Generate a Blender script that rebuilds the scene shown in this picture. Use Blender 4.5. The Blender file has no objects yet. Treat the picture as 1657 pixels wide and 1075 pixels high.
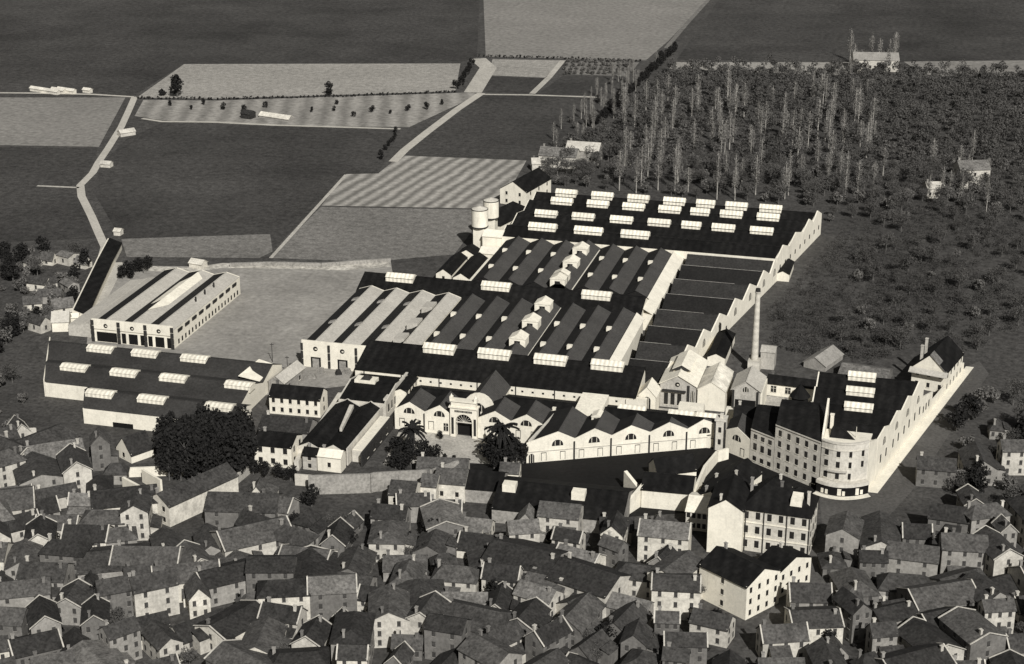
import bpy, bmesh, math, random
import numpy as np
from mathutils import Vector, Matrix
R=math.radians
random.seed(7)
scene=bpy.context.scene
COL=scene.collection
# ---------------------------------------------------------------- camera survey
F=2876.;CX=828.5;CY=537.5;TH=math.atan((CY+570)/F);H=230.
AZ=R(14.9)
D0=H/math.tan(TH)
FW=(-math.sin(AZ),math.cos(AZ));RT=(math.cos(AZ),math.sin(AZ))
CAM=(-FW[0]*D0,-FW[1]*D0,H)
def G(px,py,z=0.):
    "survey: where the sight line through a photo pixel meets height z"
    a=(px-CX)/F;b=(CY-py)/F
    c,s=math.cos(TH),math.sin(TH)
    h=c+b*s; v=-s+b*c
    t=(z-H)/v
    return (CAM[0]+t*(h*FW[0]+a*RT[0]),CAM[1]+t*(h*FW[1]+a*RT[1]))
def P(x,y,z=0.):
    dx,dy,dz=x-CAM[0],y-CAM[1],z-H
    a=dx*RT[0]+dy*RT[1];hh=dx*FW[0]+dy*FW[1]
    c,s=math.cos(TH),math.sin(TH)
    d=hh*c-dz*s;u=hh*s+dz*c
    return (CX+F*a/d,CY-F*u/d)
# ---------------------------------------------------------------- materials
def tint(v):
    k=min(1,v/0.8)
    return (v*(1.03),v*(.985-0.02*k),v*(0.925-0.13*k),1)
MC={}
def mat(name,v,s1=.12,a1=.25,s2=1.6,a2=.35,rough=.9,stripe=None,v2=None,s3=None,a3=0,streak=0):
    """procedural: base grey v with broad mottle (s1,a1) and fine mottle (s2,a2), optional stripes
    stripe=(dirx,diry,dirz,period_m,amount,sharp)"""
    if name in MC: return MC[name]
    m=bpy.data.materials.new(name);m.use_nodes=True
    nt=m.node_tree;N=nt.nodes;L=nt.links
    b=N['Principled BSDF'];b.inputs['Roughness'].default_value=rough
    b.inputs['Specular IOR Level'].default_value=.15 if rough>.5 else .5
    geo=N.new('ShaderNodeNewGeometry')
    def math_(op,a,b_=None,c=None):
        n=N.new('ShaderNodeMath');n.operation=op
        for i,x in enumerate((a,b_,c)):
            if x is None: continue
            if isinstance(x,(int,float)): n.inputs[i].default_value=x
            else: L.new(x,n.inputs[i])
        return n.outputs[0]
    def noise(sc,det):
        n=N.new('ShaderNodeTexNoise');n.inputs['Scale'].default_value=sc;n.inputs['Detail'].default_value=det
        n.inputs['Roughness'].default_value=.65
        L.new(geo.outputs['Position'],n.inputs['Vector']);return n.outputs['Fac']
    f=None
    def mul(x):
        nonlocal f
        f=x if f is None else math_('MULTIPLY',f,x)
    mul(math_('MAXIMUM',math_('MULTIPLY_ADD',noise(s1,3),a1*5,1-a1*2.5),.05))
    mul(math_('MAXIMUM',math_('MULTIPLY_ADD',noise(s2,2),a2*5,1-a2*2.5),.1))
    if s3: mul(math_('MAXIMUM',math_('MULTIPLY_ADD',noise(s3,2),a3*5,1-a3*2.5),.1))
    if streak:
        mp=N.new('ShaderNodeVectorMath');mp.operation='MULTIPLY';L.new(geo.outputs['Position'],mp.inputs[0]);mp.inputs[1].default_value=(.9,.9,.16)
        n=N.new('ShaderNodeTexNoise');n.inputs['Scale'].default_value=1.0;n.inputs['Detail'].default_value=4;L.new(mp.outputs[0],n.inputs['Vector'])
        mul(math_('MINIMUM',math_('MULTIPLY_ADD',n.outputs['Fac'],streak*5,1-streak*2.0),1.04))
    if stripe:
        dx,dy,dz,per,amt,sh=stripe
        d=N.new('ShaderNodeVectorMath');d.operation='DOT_PRODUCT'
        L.new(geo.outputs['Position'],d.inputs[0]);d.inputs[1].default_value=(dx,dy,dz)
        ph=math_('MULTIPLY',d.outputs['Value'],2*math.pi/per)
        ph=math_('MULTIPLY_ADD',noise(.05,2),sh,ph)
        s=math_('SINE',ph)
        mul(math_('MULTIPLY_ADD',s,amt,1-amt*.3))
    mix=N.new('ShaderNodeVectorMath');mix.operation='SCALE'
    mix.inputs[0].default_value=tint(v)[:3];L.new(f,mix.inputs['Scale'])
    L.new(mix.outputs[0],b.inputs['Base Color'])
    MC[name]=m;return m
WHITE=mat('whitewash',.66,.12,.08,2.2,.08,s3=.5,a3=.05,streak=.16)
WHITE2=mat('weathered_render',.48,.15,.12,1.5,.12,s3=.5,a3=.1,streak=.2)
GREYW=mat('grey_render',.36,.15,.15,1.5,.16,streak=.2)
STONE=mat('rubble_stone',.25,.15,.2,1.2,.25)
TAR=mat('tarred_roofing',.008,.06,.4,.9,.35,rough=.85,s3=.3,a3=.3,stripe=(1,0,0,3.1,.2,0))
SLATE=mat('dark_slate',.060,.12,.14,1.4,.22,stripe=(0,1,0,1.1,.12,0))
SLATE2=mat('weathered_slate_sheds',.036,.06,.3,1.3,.26)
TILE=mat('pale_tile',.41,.12,.10,1.4,.16)
GLASSW=mat('skylight_glare_glass',.70,.1,.12,1,.14,stripe=(1,0,0,1.5,.16,0))  # glass reflection painted in as a near-white base colour
GLASSB=mat('bright_lantern_paint',.70,.2,.1,1.2,.12)
PANE=mat('dark_window_pane',.02,.3,.1,2,.2,rough=.25)
FRAME=mat('painted_frame',.6,.3,.1,2,.1)
IRON=mat('dark_iron',.03,.3,.1,2,.2)
BRICK=mat('pale_brick',.5,.2,.12,2,.12,stripe=(0,0,1,2.4,.10,0))
SHADETILE=mat('shaded_tile_slope',.012,.3,.1,1.5,.3,rough=.6,stripe=(0,1,0,1.6,.2,0))  # left slopes of the tiled halls: shade put into a near-black colour
DSLATE=mat('dark_and_shaded_slate',.015,.2,.15,1.4,.3)  # near-black slate; on left slopes it paints their shade into the colour
BLACKOP=mat('deep_opening',.008,.3,.1,2,.1)
ASPH=mat('dark_street_surface',.009,.05,.3,.8,.3)
ASPH2=mat('worn_street',.075,.05,.22,1.0,.25)
PAVE=mat('pale_paving',.66,.15,.08,1.6,.1)
GRAV=mat('court_gravel',.34,.12,.2,1.2,.25)
ROOFS=[mat('town_tile_%s'%n,v,.3,.3,1.3,.42) for n,v in (('dark',.028),('mid',.045),('grey',.070),('light',.125))]
WALLS=[mat('town_wall_%s'%n,v,.25,.2,1.3,.18,streak=.16) for n,v in (('dull',.13),('grey',.24),('pale',.42),('bright',.52))]
RN=['dark-roofed','dusky-roofed','grey-roofed','light-roofed'];WN=['dull','grey','pale','bright']
BARK=mat('bark',.09,.5,.2,2,.3);BARKP=mat('pale_bark',.30,.5,.2,2,.3)
TPANE=mat('town_window',.05,.3,.2,2,.3)
LEAFD=mat('dark_foliage',.016,.1,.2,.9,.3);LEAFM=mat('wood_foliage',.075,.03,.25,.3,.3)
LEAFP=mat('pale_twigs',.17,.05,.25,.5,.4);LEAFG=mat('grey_foliage',.11,.08,.25,.6,.35)
# ---------------------------------------------------------------- mesh helper
class MB:
    def __init__(s): s.v=[];s.f=[];s.m=[]
    def quad(s,*p,mi=0):
        n=len(s.v);s.v+= [tuple(q) for q in p];s.f.append(tuple(range(n,n+len(p))));s.m.append(mi);return s
    def hexa(s,b,t,mi=0):
        "bottom 4 pts, top 4 pts, same winding"
        n=len(s.v);k=len(b);s.v+=[tuple(q) for q in b]+[tuple(q) for q in t]
        s.f.append(tuple(range(n+k-1,n-1,-1)));s.f.append(tuple(range(n+k,n+2*k)));s.m+=[mi,mi]
        for i in range(k):
            j=(i+1)%k;s.f.append((n+i,n+j,n+k+j,n+k+i));s.m.append(mi)
        return s
    def box(s,x0,x1,y0,y1,z0,z1,mi=0):
        return s.hexa([(x0,y0,z0),(x1,y0,z0),(x1,y1,z0),(x0,y1,z0)],[(x0,y0,z1),(x1,y0,z1),(x1,y1,z1),(x0,y1,z1)],mi)
    def slab(s,pts,t,mi=0):
        "polygon sheet given thickness t downwards"
        return s.hexa([(p[0],p[1],p[2]-t) for p in pts],pts,mi)
    def cyl(s,x,y,z0,z1,r0,r1,n=16,mi=0):
        c=[(math.cos(2*math.pi*i/n),math.sin(2*math.pi*i/n)) for i in range(n)]
        return s.hexa([(x+a*r0,y+b*r0,z0) for a,b in c],[(x+a*r1,y+b*r1,z1) for a,b in c],mi)
    def bar(s,a,b,r,mi=0,n=5,r2=None):
        a=Vector(a);b=Vector(b);d=(b-a)
        if d.length<1e-6: return s
        q=d.to_track_quat('Z','Y').to_matrix();r2=r if r2 is None else r2
        c=[q@Vector((math.cos(2*math.pi*i/n),math.sin(2*math.pi*i/n),0)) for i in range(n)]
        return s.hexa([tuple(a+x*r) for x in c],[tuple(b+x*r2) for x in c],mi)
    def mesh(s,name,mats,off=(0,0,0),recalc=True):
        me=bpy.data.meshes.new(name)
        me.from_pydata([(p[0]-off[0],p[1]-off[1],p[2]-off[2]) for p in s.v],[],s.f)
        for m in mats: me.materials.append(m)
        if len(mats)>1: me.polygons.foreach_set('material_index',s.m)
        if recalc:
            b=bmesh.new();b.from_mesh(me);bmesh.ops.recalc_face_normals(b,faces=b.faces);b.to_mesh(me);b.free()
        me.update();return me
def ob(name,me,parent=None,loc=(0,0,0),rz=0,scale=None):
    o=bpy.data.objects.new(name,me);COL.objects.link(o);o.parent=parent;o.location=loc;o.rotation_euler=(0,0,rz)
    if scale is not None:o.scale=scale
    return o
def tag(o,label,cat,group=None,kind=None):
    if label:o['label']=label
    if cat:o['category']=cat
    if group:o['group']=group
    if kind:o['kind']=kind
    return o
def thing(name,label,cat,loc,rz=0,group=None):
    o=ob(name,None,None,(loc[0],loc[1],loc[2] if len(loc)>2 else 0),rz)
    return tag(o,label,cat,group)
def part(name,mb,mats,root,world=True):
    "mesh in world coordinates (roots of such things are not rotated) or local"
    if not isinstance(mats,(list,tuple)): mats=[mats]
    off=tuple(root.location) if (world and root) else (0,0,0)
    if world and root and root.parent: off=tuple(root.matrix_basis.translation+root.parent.location)
    return ob(name,mb.mesh(name,mats,off),root)
def struct(name,mb,m,label=None):
    o=ob(name,mb.mesh(name,[m]));o['kind']='structure'
    if label:o['label']=label;
    o['category']=name.replace('_',' ')
    return o
# ---------------------------------------------------------------- small repeated parts
WM={}
def win_mesh(kind,w,h):
    k=(kind,round(w,1),round(h,1))
    if k in WM:return WM[k]
    b=MB()  # faces -Y, origin bottom centre
    if kind=='town':
        b.box(-w/2,w/2,-.05,.05,0,h,0);b.box(-w/2-.1,w/2+.1,-.12,.05,-.12,-.003,1);ms=[TPANE,WALLS[1]]
    elif kind=='rect':
        b.box(-w/2,w/2,-.06,.05,0,h,0)
        b.box(-w/2-.15,w/2+.15,-.16,.05,-.18,-.003,1)
        if w>1.3: b.box(-.06,.06,-.1,-.063,.02,h-.02,1); b.box(-w/2+.02,w/2-.02,-.1,-.063,h*.62,h*.62+.1,1)
        ms=[PANE,FRAME]
    elif kind=='blind':
        b.box(-w/2,w/2,-.05,.05,0,h,1);b.box(-w/2-.14,-w/2-.003,-.09,.05,0,h,0);b.box(w/2+.003,w/2+.14,-.09,.05,0,h,0);b.box(-w/2-.14,w/2+.14,-.09,.05,h+.003,h+.2,0)
        ms=[PANE,WHITE]
    elif kind=='open':
        b.box(-w/2,w/2,-.06,.05,0,h,0);ms=[BLACKOP,FRAME]
    elif kind=='arch':
        n=9;pts=[(-w/2,0)]+[(-w/2,h-w/2)]*(h>w/2+.01)+[(w/2*math.cos(math.pi-math.pi*i/n),max(h-w/2,0)+w/2*math.sin(math.pi*i/n)) for i in range(1,n)]+[(w/2,h-w/2)]*(h>w/2+.01)+[(w/2,0)]
        b.hexa([(x,.05,z) for x,z in pts],[(x,-.06,z) for x,z in pts],0)
        for a in (-.22,.22): b.box(a*w-.07,a*w+.07,-.12,-.063,0,h-w/2+w*.4,1)
        ms=[PANE,WHITE]
    elif kind=='round':
        n=12;b.hexa([(w/2*math.cos(2*math.pi*i/n),.05,w/2+w/2*math.sin(2*math.pi*i/n)) for i in range(n)],[(w/2*math.cos(2*math.pi*i/n),-.06,w/2+w/2*math.sin(2*math.pi*i/n)) for i in range(n)],0)
        b.box(-w*.1,w*.3,-.1,-.063,w*.35,w*.6,1);ms=[PANE,WHITE]
    me=b.mesh('window',ms);WM[k]=me;return me
def window(root,x,y,z,ang,kind='rect',w=1.1,h=1.8,name='window'):
    "x,y world for unrotated roots (local otherwise); ang = facing direction in degrees (0=-Y, 90=+X)"
    l=root.location if root.rotation_euler.z==0 else Vector((0,0,0))
    return ob(name,win_mesh(kind,w,h),root,(x-l[0],y-l[1],z-l[2]),R(ang))
def win_row(root,p0,p1,n,z,kind='rect',w=1.1,h=1.8,m0=.5,name='window'):
    "n windows along the wall p0->p1, outward side to the right of the direction p0->p1"
    ang=math.degrees(math.atan2(p1[1]-p0[1],p1[0]-p0[0]))
    for i in range(n):
        t=(i+m0)/(n-1+2*m0) if n>1 else .5
        window(root,p0[0]+(p1[0]-p0[0])*t,p0[1]+(p1[1]-p0[1])*t,z,ang,kind,w,h,name)
def sky_box(root,x,y,zr,w=9.5,d=4.0,h=1.7):
    "white glazed roof lantern astride a ridge that runs along X"
    b=MB();b.hexa([(x-w/2,y-d/2,zr-d*.33),(x+w/2,y-d/2,zr-d*.33),(x+w/2,y+d/2,zr-d*.33),(x-w/2,y+d/2,zr-d*.33)],[(x-w/2,y-d/2+.05,zr+h*.25),(x+w/2,y-d/2+.05,zr+h*.25),(x+w/2,y+d/2-.05,zr+h*.25),(x-w/2,y+d/2-.05,zr+h*.25)])
    b.box(x-w/2+.2,x+w/2-.2,y-d/2+.25,y+d/2-.25,zr+h*.25+.003,zr+h*.42,1)
    b.hexa([(x-w/2-.15,y-d/2-.1,zr+h*.42+.003),(x+w/2+.15,y-d/2-.1,zr+h*.42+.003),(x+w/2+.15,y+d/2+.1,zr+h*.42+.003),(x-w/2-.15,y+d/2+.1,zr+h*.42+.003)],
           [(x-w/2-.15,y-.2,zr+h),(x+w/2+.15,y-.2,zr+h),(x+w/2+.15,y+.2,zr+h),(x-w/2-.15,y+.2,zr+h)])
    return part('skylight',b,[GLASSW,IRON],root)
def lantern(root,x,y,z,w=5.6,d=5.0,h=2.6):
    "white gabled lantern astride a ridge that runs along Y"
    b=MB();b.box(x-w/2,x+w/2,y-d/2,y+d/2,z-2.4,z+h*.4)
    b.hexa([(x-w/2-.2,y-d/2-.2,z+h*.4+.003),(x+w/2+.2,y-d/2-.2,z+h*.4+.003),(x+w/2+.2,y+d/2+.2,z+h*.4+.003),(x-w/2-.2,y+d/2+.2,z+h*.4+.003)],
           [(x-.1,y-d/2-.2,z+h),(x+.1,y-d/2-.2,z+h),(x+.1,y+d/2+.2,z+h),(x-.1,y+d/2+.2,z+h)],0)
    b.box(x-1,x+1,y-d/2-.08,y-d/2+.02,z-.9,z+.3,1)
    return part('roof_lantern',b,[GLASSB,PANE],root)
def chimney_part(root,x,y,z0,z1,w=.9,d=.7,m=None,world=True):
    b=MB();b.box(x-w/2,x+w/2,y-d/2,y+d/2,z0,z1);b.box(x-w/2-.12,x+w/2+.12,y-d/2-.12,y+d/2+.12,z1+.002,z1+.22)
    return part('chimney',b,m or WHITE2,root,world)
# ---------------------------------------------------------------- ridged sheds
def bays(root,axis,st,lo,hi,wm,rms,par=.0,zb=0.,lowm=None,leftm=None,hipar=None,t=.18,oh=.25,wt=.4):  # leftm: darker colour for left slopes, with their shade painted in
    """st: stations [(s,z)..] eave,ridge,eave,...; ridges run along `axis`; lo(s),hi(s) give the two ends."""
    if not callable(lo): c0=lo;lo=lambda s:c0
    if not callable(hi): c1=hi;hi=lambda s:c1
    cv=(lambda s,t_,z:(s,t_,z)) if axis=='y' else (lambda s,t_,z:(t_,s,z))
    w=MB();wl=MB()
    for (s0,z0),(s1,z1) in zip(st[:-1],st[1:]):
        for fn,d in ((lo,1),(hi,-1)):
            a0,a1=fn(s0),fn(s1);pp=(par if (hipar is None or d==1) else hipar)-.05
            (wl if (lowm and d==1) else w).hexa([cv(s0,a0,zb),cv(s1,a1,zb),cv(s1,a1+d*wt,zb),cv(s0,a0+d*wt,zb)],
                   [cv(s0,a0,z0+pp),cv(s1,a1,z1+pp),cv(s1,a1+d*wt,z1+pp),cv(s0,a0+d*wt,z0+pp)])
    for (s,z),d in ((st[0],1),(st[-1],-1)):
        w.hexa([cv(s,lo(s)+wt+.004,zb),cv(s,hi(s)-wt-.004,zb),cv(s+d*wt,hi(s)-wt-.004,zb),cv(s+d*wt,lo(s)+wt+.004,zb)],
               [cv(s,lo(s)+wt+.004,z-.2),cv(s,hi(s)-wt-.004,z-.2),cv(s+d*wt,hi(s)-wt-.004,z-.2),cv(s+d*wt,lo(s)+wt+.004,z-.2)])
    wo=part('wall',w,wm,root)
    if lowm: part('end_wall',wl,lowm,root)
    e=-(wt+.01) if par>0 else oh
    eh=e if hipar is None else .06
    k=0
    for i in range(1,len(st)-1,2):
        (sa,za),(sr,zr),(sb,zb_)=st[i-1:i+2]
        if i==1 and par<=0: sl=(zr-za)/(sr-sa);sa-=oh;za-=oh*sl
        if i==len(st)-2 and par<=0: sl=(zb_-zr)/(sb-sr);sb+=oh;zb_+=oh*sl
        b=MB();g=.004
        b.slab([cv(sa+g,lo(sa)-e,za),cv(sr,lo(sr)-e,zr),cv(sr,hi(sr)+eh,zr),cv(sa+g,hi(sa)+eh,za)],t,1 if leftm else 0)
        b.slab([cv(sr+g,lo(sr)-e,zr),cv(sb-g,lo(sb)-e,zb_),cv(sb-g,hi(sb)+eh,zb_),cv(sr+g,hi(sr)+eh,zr)],t)
        b.slab([cv(sr-.18,lo(sr)-e,zr+.11),cv(sr+.18,lo(sr)-e,zr+.11),cv(sr+.18,hi(sr)+eh,zr+.11),cv(sr-.18,hi(sr)+eh,zr+.11)],.1)
        rm=rms[k%len(rms)] if isinstance(rms,(list,tuple)) else rms
        part('roof',b,[rm,leftm] if leftm else rm,root);k+=1
    return wo
def stations(ridges,first,last,eave,ridge):
    st=[(first,eave)]
    for i,r in enumerate(ridges):
        z=ridge[i] if isinstance(ridge,(list,tuple)) else ridge
        st.append((r,z))
        nx=(r+ridges[i+1])/2 if i<len(ridges)-1 else last
        st.append((nx,eave))
    return st
def copy_tree(o,parent=None):
    c=o.copy();COL.objects.link(c);c.parent=parent
    for ch in o.children: copy_tree(ch,c)
    return c
# ================================================================ THE FACTORY
FAC='buildings of the textile works'
# --- front long shed with white band
r=thing('factory_hall','long black-roofed hall with four white skylights running in front of the gabled sheds','factory building',(12,-55,0),group=FAC)
def Fhi(s):return 60.5
bays(r,'x',[(-62.8,6.6),(-47.6,11.0),(-46.1,8.6)],-37.2,57.4,WHITE,TAR,oh=.3)
for x in (-11.9,7.1,26.3,45.5): sky_box(r,x,-48.9,10.9,10.6,4.6,2.0)
for x in range(-34,60,13):
    b=MB();b.box(x-.12,x+.12,-63.1,-62.86,0,6.2);part('downpipe',b,IRON,r)
win_row(r,(-30,-62.8),(60,-62.8),26,4.4,'open',.7,.6)
# --- middle gabled sheds, tile part on the left
r=thing('weaving_shed','pale-tiled four-gable hall with white walls left of the dark sheds','factory building',(-42,-20,0),group=FAC)
TL=[-56.1,-46.4,-36.4,-26.4]
st=stations(TL,-61.0,-21.6,8.0,9.6)
bays(r,'y',st,-49.4,9.0,WHITE,TILE,par=.12,leftm=SHADETILE)
b=MB();b.box(-61.1,-37.3,-49.9,-49.401,0,9.7);part('front_parapet',b,WHITE,r)
for i in (0,1):
    xc=TL[i];window(r,xc,-49.9,6.0,0,'round',1.7,1.7);window(r,xc,-49.9,0,0,'open',3.6,3.8,'doorway')
    b=MB();b.box(xc-1.2,xc+1.2,-50.03,-49.97,0,3.3);part('door',b,STONE,r)
for x in (-61.0,-51.2,-41.4):
    b=MB()
    for k in range(3): b.box(x-.4,x+.4,-50.25,-49.91,.3+2.9*k,2.8+2.9*k)
    part('downpipe',b,IRON,r)
for xr in TL[:3]:
    for y in (-30,-6):
        b=MB();b.hexa([(xr-2.4,y-1,8.5),(xr-.2,y-1,9.4),(xr-.2,y+1,9.4),(xr-2.4,y+1,8.5)],[(xr-2.2,y-1,9.4),(xr-.2,y-1,10.1),(xr-.2,y+1,10.1),(xr-2.2,y+1,9.4)]);part('dormer',b,STONE,r)
for y in (-40,-25,-8):
    b=MB();b.hexa([(-30.6,y-3,7.8),(-26.6,y-3,10),(-26.6,y+3,10),(-30.6,y+3,7.8)],[(-30.4,y-3,10.6),(-26.6,y-3,10.9),(-26.6,y+3,10.9),(-30.4,y+3,10.6)]);part('dormer',b,TILE,r)
# --- dark gabled sheds, middle group
r=thing('weaving_shed','seven dark slate gables side by side in the middle of the works','factory building',(12,-20,0),group=FAC)
RM=[-16.9,-7.6,1.7,11.4,20.7,29.9,39.2]
bays(r,'y',stations(RM,-21.2,44.2,7.9,[10.2,10.2,10.2,11.0,10.2,10.2,10.2]),-46.0,8.2,WHITE,SLATE,par=0,oh=0,lowm=DSLATE,leftm=DSLATE)
for y in (1.4,-16.3,-33.6): lantern(r,11.4,y,11.0)
for i,x in enumerate(RM):
    if i==3: continue
    for y in (-14,-34):
        b=MB();b.box(x-1.6,x+.1,y-.8,y+.8,8.6,10.9);part('roof_vent',b,GLASSB,r)
b=MB();b.slab([(44.25,-47,9.6),(47.2,-47,7.6),(47.2,6,7.6),(44.25,6,9.6)],.2);b.box(44.6,47.0,-45,4,0,7.3)
part('lean_to',b,WHITE,r)
b=MB();b.box(16.0,16.4,-45,8,7.6,8.0);part('gutter',b,FRAME,r)
# --- cross hall with three skylights
r=thing('factory_hall','narrow black-roofed cross hall with three skylights between the two groups of dark gables','factory building',(-8,18,0),group=FAC)
bays(r,'x',[(9.2,7.2),(19,11.0),(26.6,7.2)],-62.2,45.0,WHITE,TAR,oh=.2)
for x in (-47.5,-10.5,27.3): sky_box(r,x,17.4,10.3,10.6,4.6,2.0)
# --- rear group
r=thing('weaving_shed','seven dark slate gables at the rear, just before the many-skylight hall','factory building',(12,50,0),group=FAC)
RR=[-18.1,-8.5,1.4,10.5,20.6,29.9,39.7]
bays(r,'y',stations(RR,-23.4,44.4,7.8,[10.1,10.1,10.1,10.9,10.1,10.1,10.1]),27.0,78.6,WHITE,SLATE,par=0,oh=0,lowm=DSLATE,leftm=DSLATE)
for y in (66.3,50,33.6,17+12.5): lantern(r,10.2,y,10.8)
for i,x in enumerate(RR):
    if i==3: continue
    for y in (40,60):
        b=MB();b.box(x-1.6,x+.1,y-.8,y+.8,8.4,10.7);part('roof_vent',b,GLASSB,r)
b=MB();b.box(44.45,48.6,14,86,0,6.0);b.slab([(44.45,14,8.6),(48.8,14,6.2),(48.8,86,6.2),(44.45,86,8.6)],.18);part('lean_to',b,WHITE,r)
b=MB();b.box(15.4,15.8,28,76,7.5,8.0);part('gutter',b,FRAME,r)
# --- rear long hall with many skylights
r=thing('factory_hall','wide black hall at the back with four rows of white skylights','factory building',(32,110,0),group=FAC)
def Qhi(y):return 88.5+(y-100)*.17
def Qlo(y):return -26.
ys=[80.2,88,96.5,105.5,116,124.5,131,137,143.5]
bays(r,'x',[(y,9.1 if i%2==0 else 11.2) for i,y in enumerate(ys)],Qlo,lambda y:Qhi(y)-.5,WHITE,TAR,par=.03,oh=0)
b=MB()
for i in range(len(ys)-1):
    z0,z1=((9.2,12.3) if i%2==0 else (12.3,9.2));a,c=ys[i],ys[i+1]
    b.hexa([(Qhi(a),a,0),(Qhi(c),c,0),(Qhi(c)-.48,c,0),(Qhi(a)-.48,a,0)],[(Qhi(a),a,z0),(Qhi(c),c,z1),(Qhi(c)-.48,c,z1),(Qhi(a)-.48,a,z0)])
part('gable_wall',b,WHITE,r)
for (px,py,yy) in [(917,315,137),(974,321,137),(1032,326,137),(1090,331,137),(1140,336,137),(1190,340,137),(1246,343,137),
                (911,327,124.5),(968,333,124.5),(1026,337,124.5),(1084,342,124.5),(1133,346,124.5),(1183,351,124.5),(1243,355,124.5),
                (884,349,105.5),(944,354,105.5),(1005,360,105.5),(1066,365,105.5),(1118,369,105.5),(1170,373,105.5),(1232,378,105.5),
                (878,371,88),(952,377,88),(1027,384,88)]:
    x=G(px,py,11)[0]; wide=yy<100
    sky_box(r,x,yy,11.0,11.2 if wide else (7.6 if px in (1140,1118,1133) else 9.0),4.4 if wide else 4.0,2.4)
win_row(r,(Qhi(81)+.0,81),(Qhi(143),143),9,3.4,'open',1.2,1.8)
# --- small terraced sheds on the right
r=thing('workshop_range','black-roofed stepped sheds with white gable ends along the right side of the works','factory building',(62,20,0),group=FAC)
def Thi(y):return 72.6+(y-8)*.178+ (0 if y>-8 else 0)
def Tlo(y):return 50.5 if y>-7 else 50.5
ty=[-46,-37,-29.5,-21,-13,-5,3,12,20.5,29,38,46,55,62.6,70.5,76,81]
bays(r,'x',[(y,5.6 if i%2==0 else 9.2) for i,y in enumerate(ty)],Tlo,lambda y:Thi(y)-.5,DSLATE,[DSLATE,mat('rain_washed_slate',.03,.2,.2,1.4,.3)],par=0,oh=0)
b=MB()
for i in range(len(ty)-1):
    z0,z1=((5.9,9.9) if i%2==0 else (9.9,5.9));a,c=ty[i],ty[i+1]
    b.hexa([(Thi(a),a,0),(Thi(c),c,0),(Thi(c)-.48,c,0),(Thi(a)-.48,a,0)],[(Thi(a),a,z0),(Thi(c),c,z1),(Thi(c)-.48,c,z1),(Thi(a)-.48,a,z0)])
part('gable_wall',b,WHITE,r)
for y in (76,62.6,46,29,12,-5): window(r,Thi(y)+.01,y,3.4,80,'arch',2.6,2.9)
for y in (76,46,12): window(r,Thi(y+7)+.01,y+7,1,80,'open',1.2,1.6)
b=MB()
for i in range(1,16,2): b.box(50.6,Thi(ty[i])-(1 if i%4==1 else 6),ty[i]-.1,ty[i]+.1,9.32,9.42)
part('ridge_capping',b,STONE,r)
# low white annexes against the stepped wall
r=thing('annexe','low white annexe with black roof against the right-hand stepped wall','outbuilding',(88,82,0),group=FAC)
bays(r,'y',[(85,3.2),(87.5,4.4),(90,3.2)],80,96,WHITE,TAR)
r=thing('annexe','small white lean-to below the stepped gables beside the chimney','outbuilding',(76,0,0),group=FAC)
bays(r,'y',[(73,3.6),(76,5),(79,3.6)],-14,10,WHITE,TAR)
# --- chimney
r=thing('factory_chimney','tall slender pale brick chimney rising beside the boiler houses','chimney',(89.1,-14.2,0))
b=MB();b.cyl(0,0,4.2,28.2,1.25,.8,20);part('shaft',b,BRICK,r,False)
b=MB();b.box(-2,2,-2,2,0,4.2-.002);part('plinth',b,BRICK,r,False)
b=MB();b.cyl(0,0,28.202,28.7,1.0,1.05,20);b.cyl(0,0,28.703,29.7,.88,.8,20,1);part('cap',b,[BRICK,IRON],r,False)
r=thing('boiler_annexe','grey block standing just behind the chimney foot','outbuilding',(92.5,-8,0),group=FAC)
bays(r,'x',[(-12,6.5),(-9,7.6),(-6,6.5)],90.9,95.6,GREYW,GREYW)
# --- courtyard low hall behind gate
r=thing('factory_hall','low black-roofed hall just behind the entrance gate range','factory building',(20,-72,0),group=FAC)
bays(r,'x',[(-80.6,4.3),(-72,6.3),(-63.6,3.6)],-14.0,84.5,WHITE,TAR,oh=.0)
for x,y in ((74.1,-70.5),(89.7-7.5,-70.5),(58,-70.5)): sky_box(r,x,y,5.9,8.6,3.2,1.4)
b=MB();b.hexa([(41,-80,5),(49.5,-80,5),(49.5,-66,5.2),(41,-66,5.2)],[(41,-80,6.8),(49.5,-80,6.8),(49.5,-66,8.0),(41,-66,8.0)]);part('skylight',b,GLASSB,r)
for x in (30,34.5): chimney_part(r,x,-78,4,6.8,.9,.9,WHITE)
# --- gate range
def ylin(x):return -91.4
GX=[-9.0,.9]
r=thing('gate_range','white two-gabled wing with fan windows left of the arched gate','factory building',(-4,-86,0),group=FAC)
bays(r,'y',stations(GX,-13.8,4.6,6.6,9.3),-91.6,-79,WHITE,SLATE,par=.35,leftm=DSLATE,hipar=0)
for x in GX: window(r,x,-91.6,5.9,0,'arch',3.6,1.9)
for x in (-11.4,-6.5,-1.8,3.0): window(r,x,-91.6,1.2,0,'blind' if x!=3 else 'rect',1.5,2.6)
b=MB();b.box(-4.2,-3.9,-91.95,-91.62,0,6.4);part('downpipe',b,IRON,r)
r=thing('gate_range','white two-gabled wing with fan windows right of the arched gate, behind the palm','factory building',(24,-86,0),group=FAC)
bays(r,'y',stations([18.8,28.9],13.4,34.0,6.6,9.3),-91.6,-79,WHITE,SLATE,par=.35,leftm=DSLATE,hipar=0)
for x in (18.8,28.9): window(r,x,-91.6,5.9,0,'arch',3.6,1.9)
for x in (16.4,21.2,26.4,31.2): window(r,x,-91.6,1.2,0,'blind',1.3,2.8)
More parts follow.
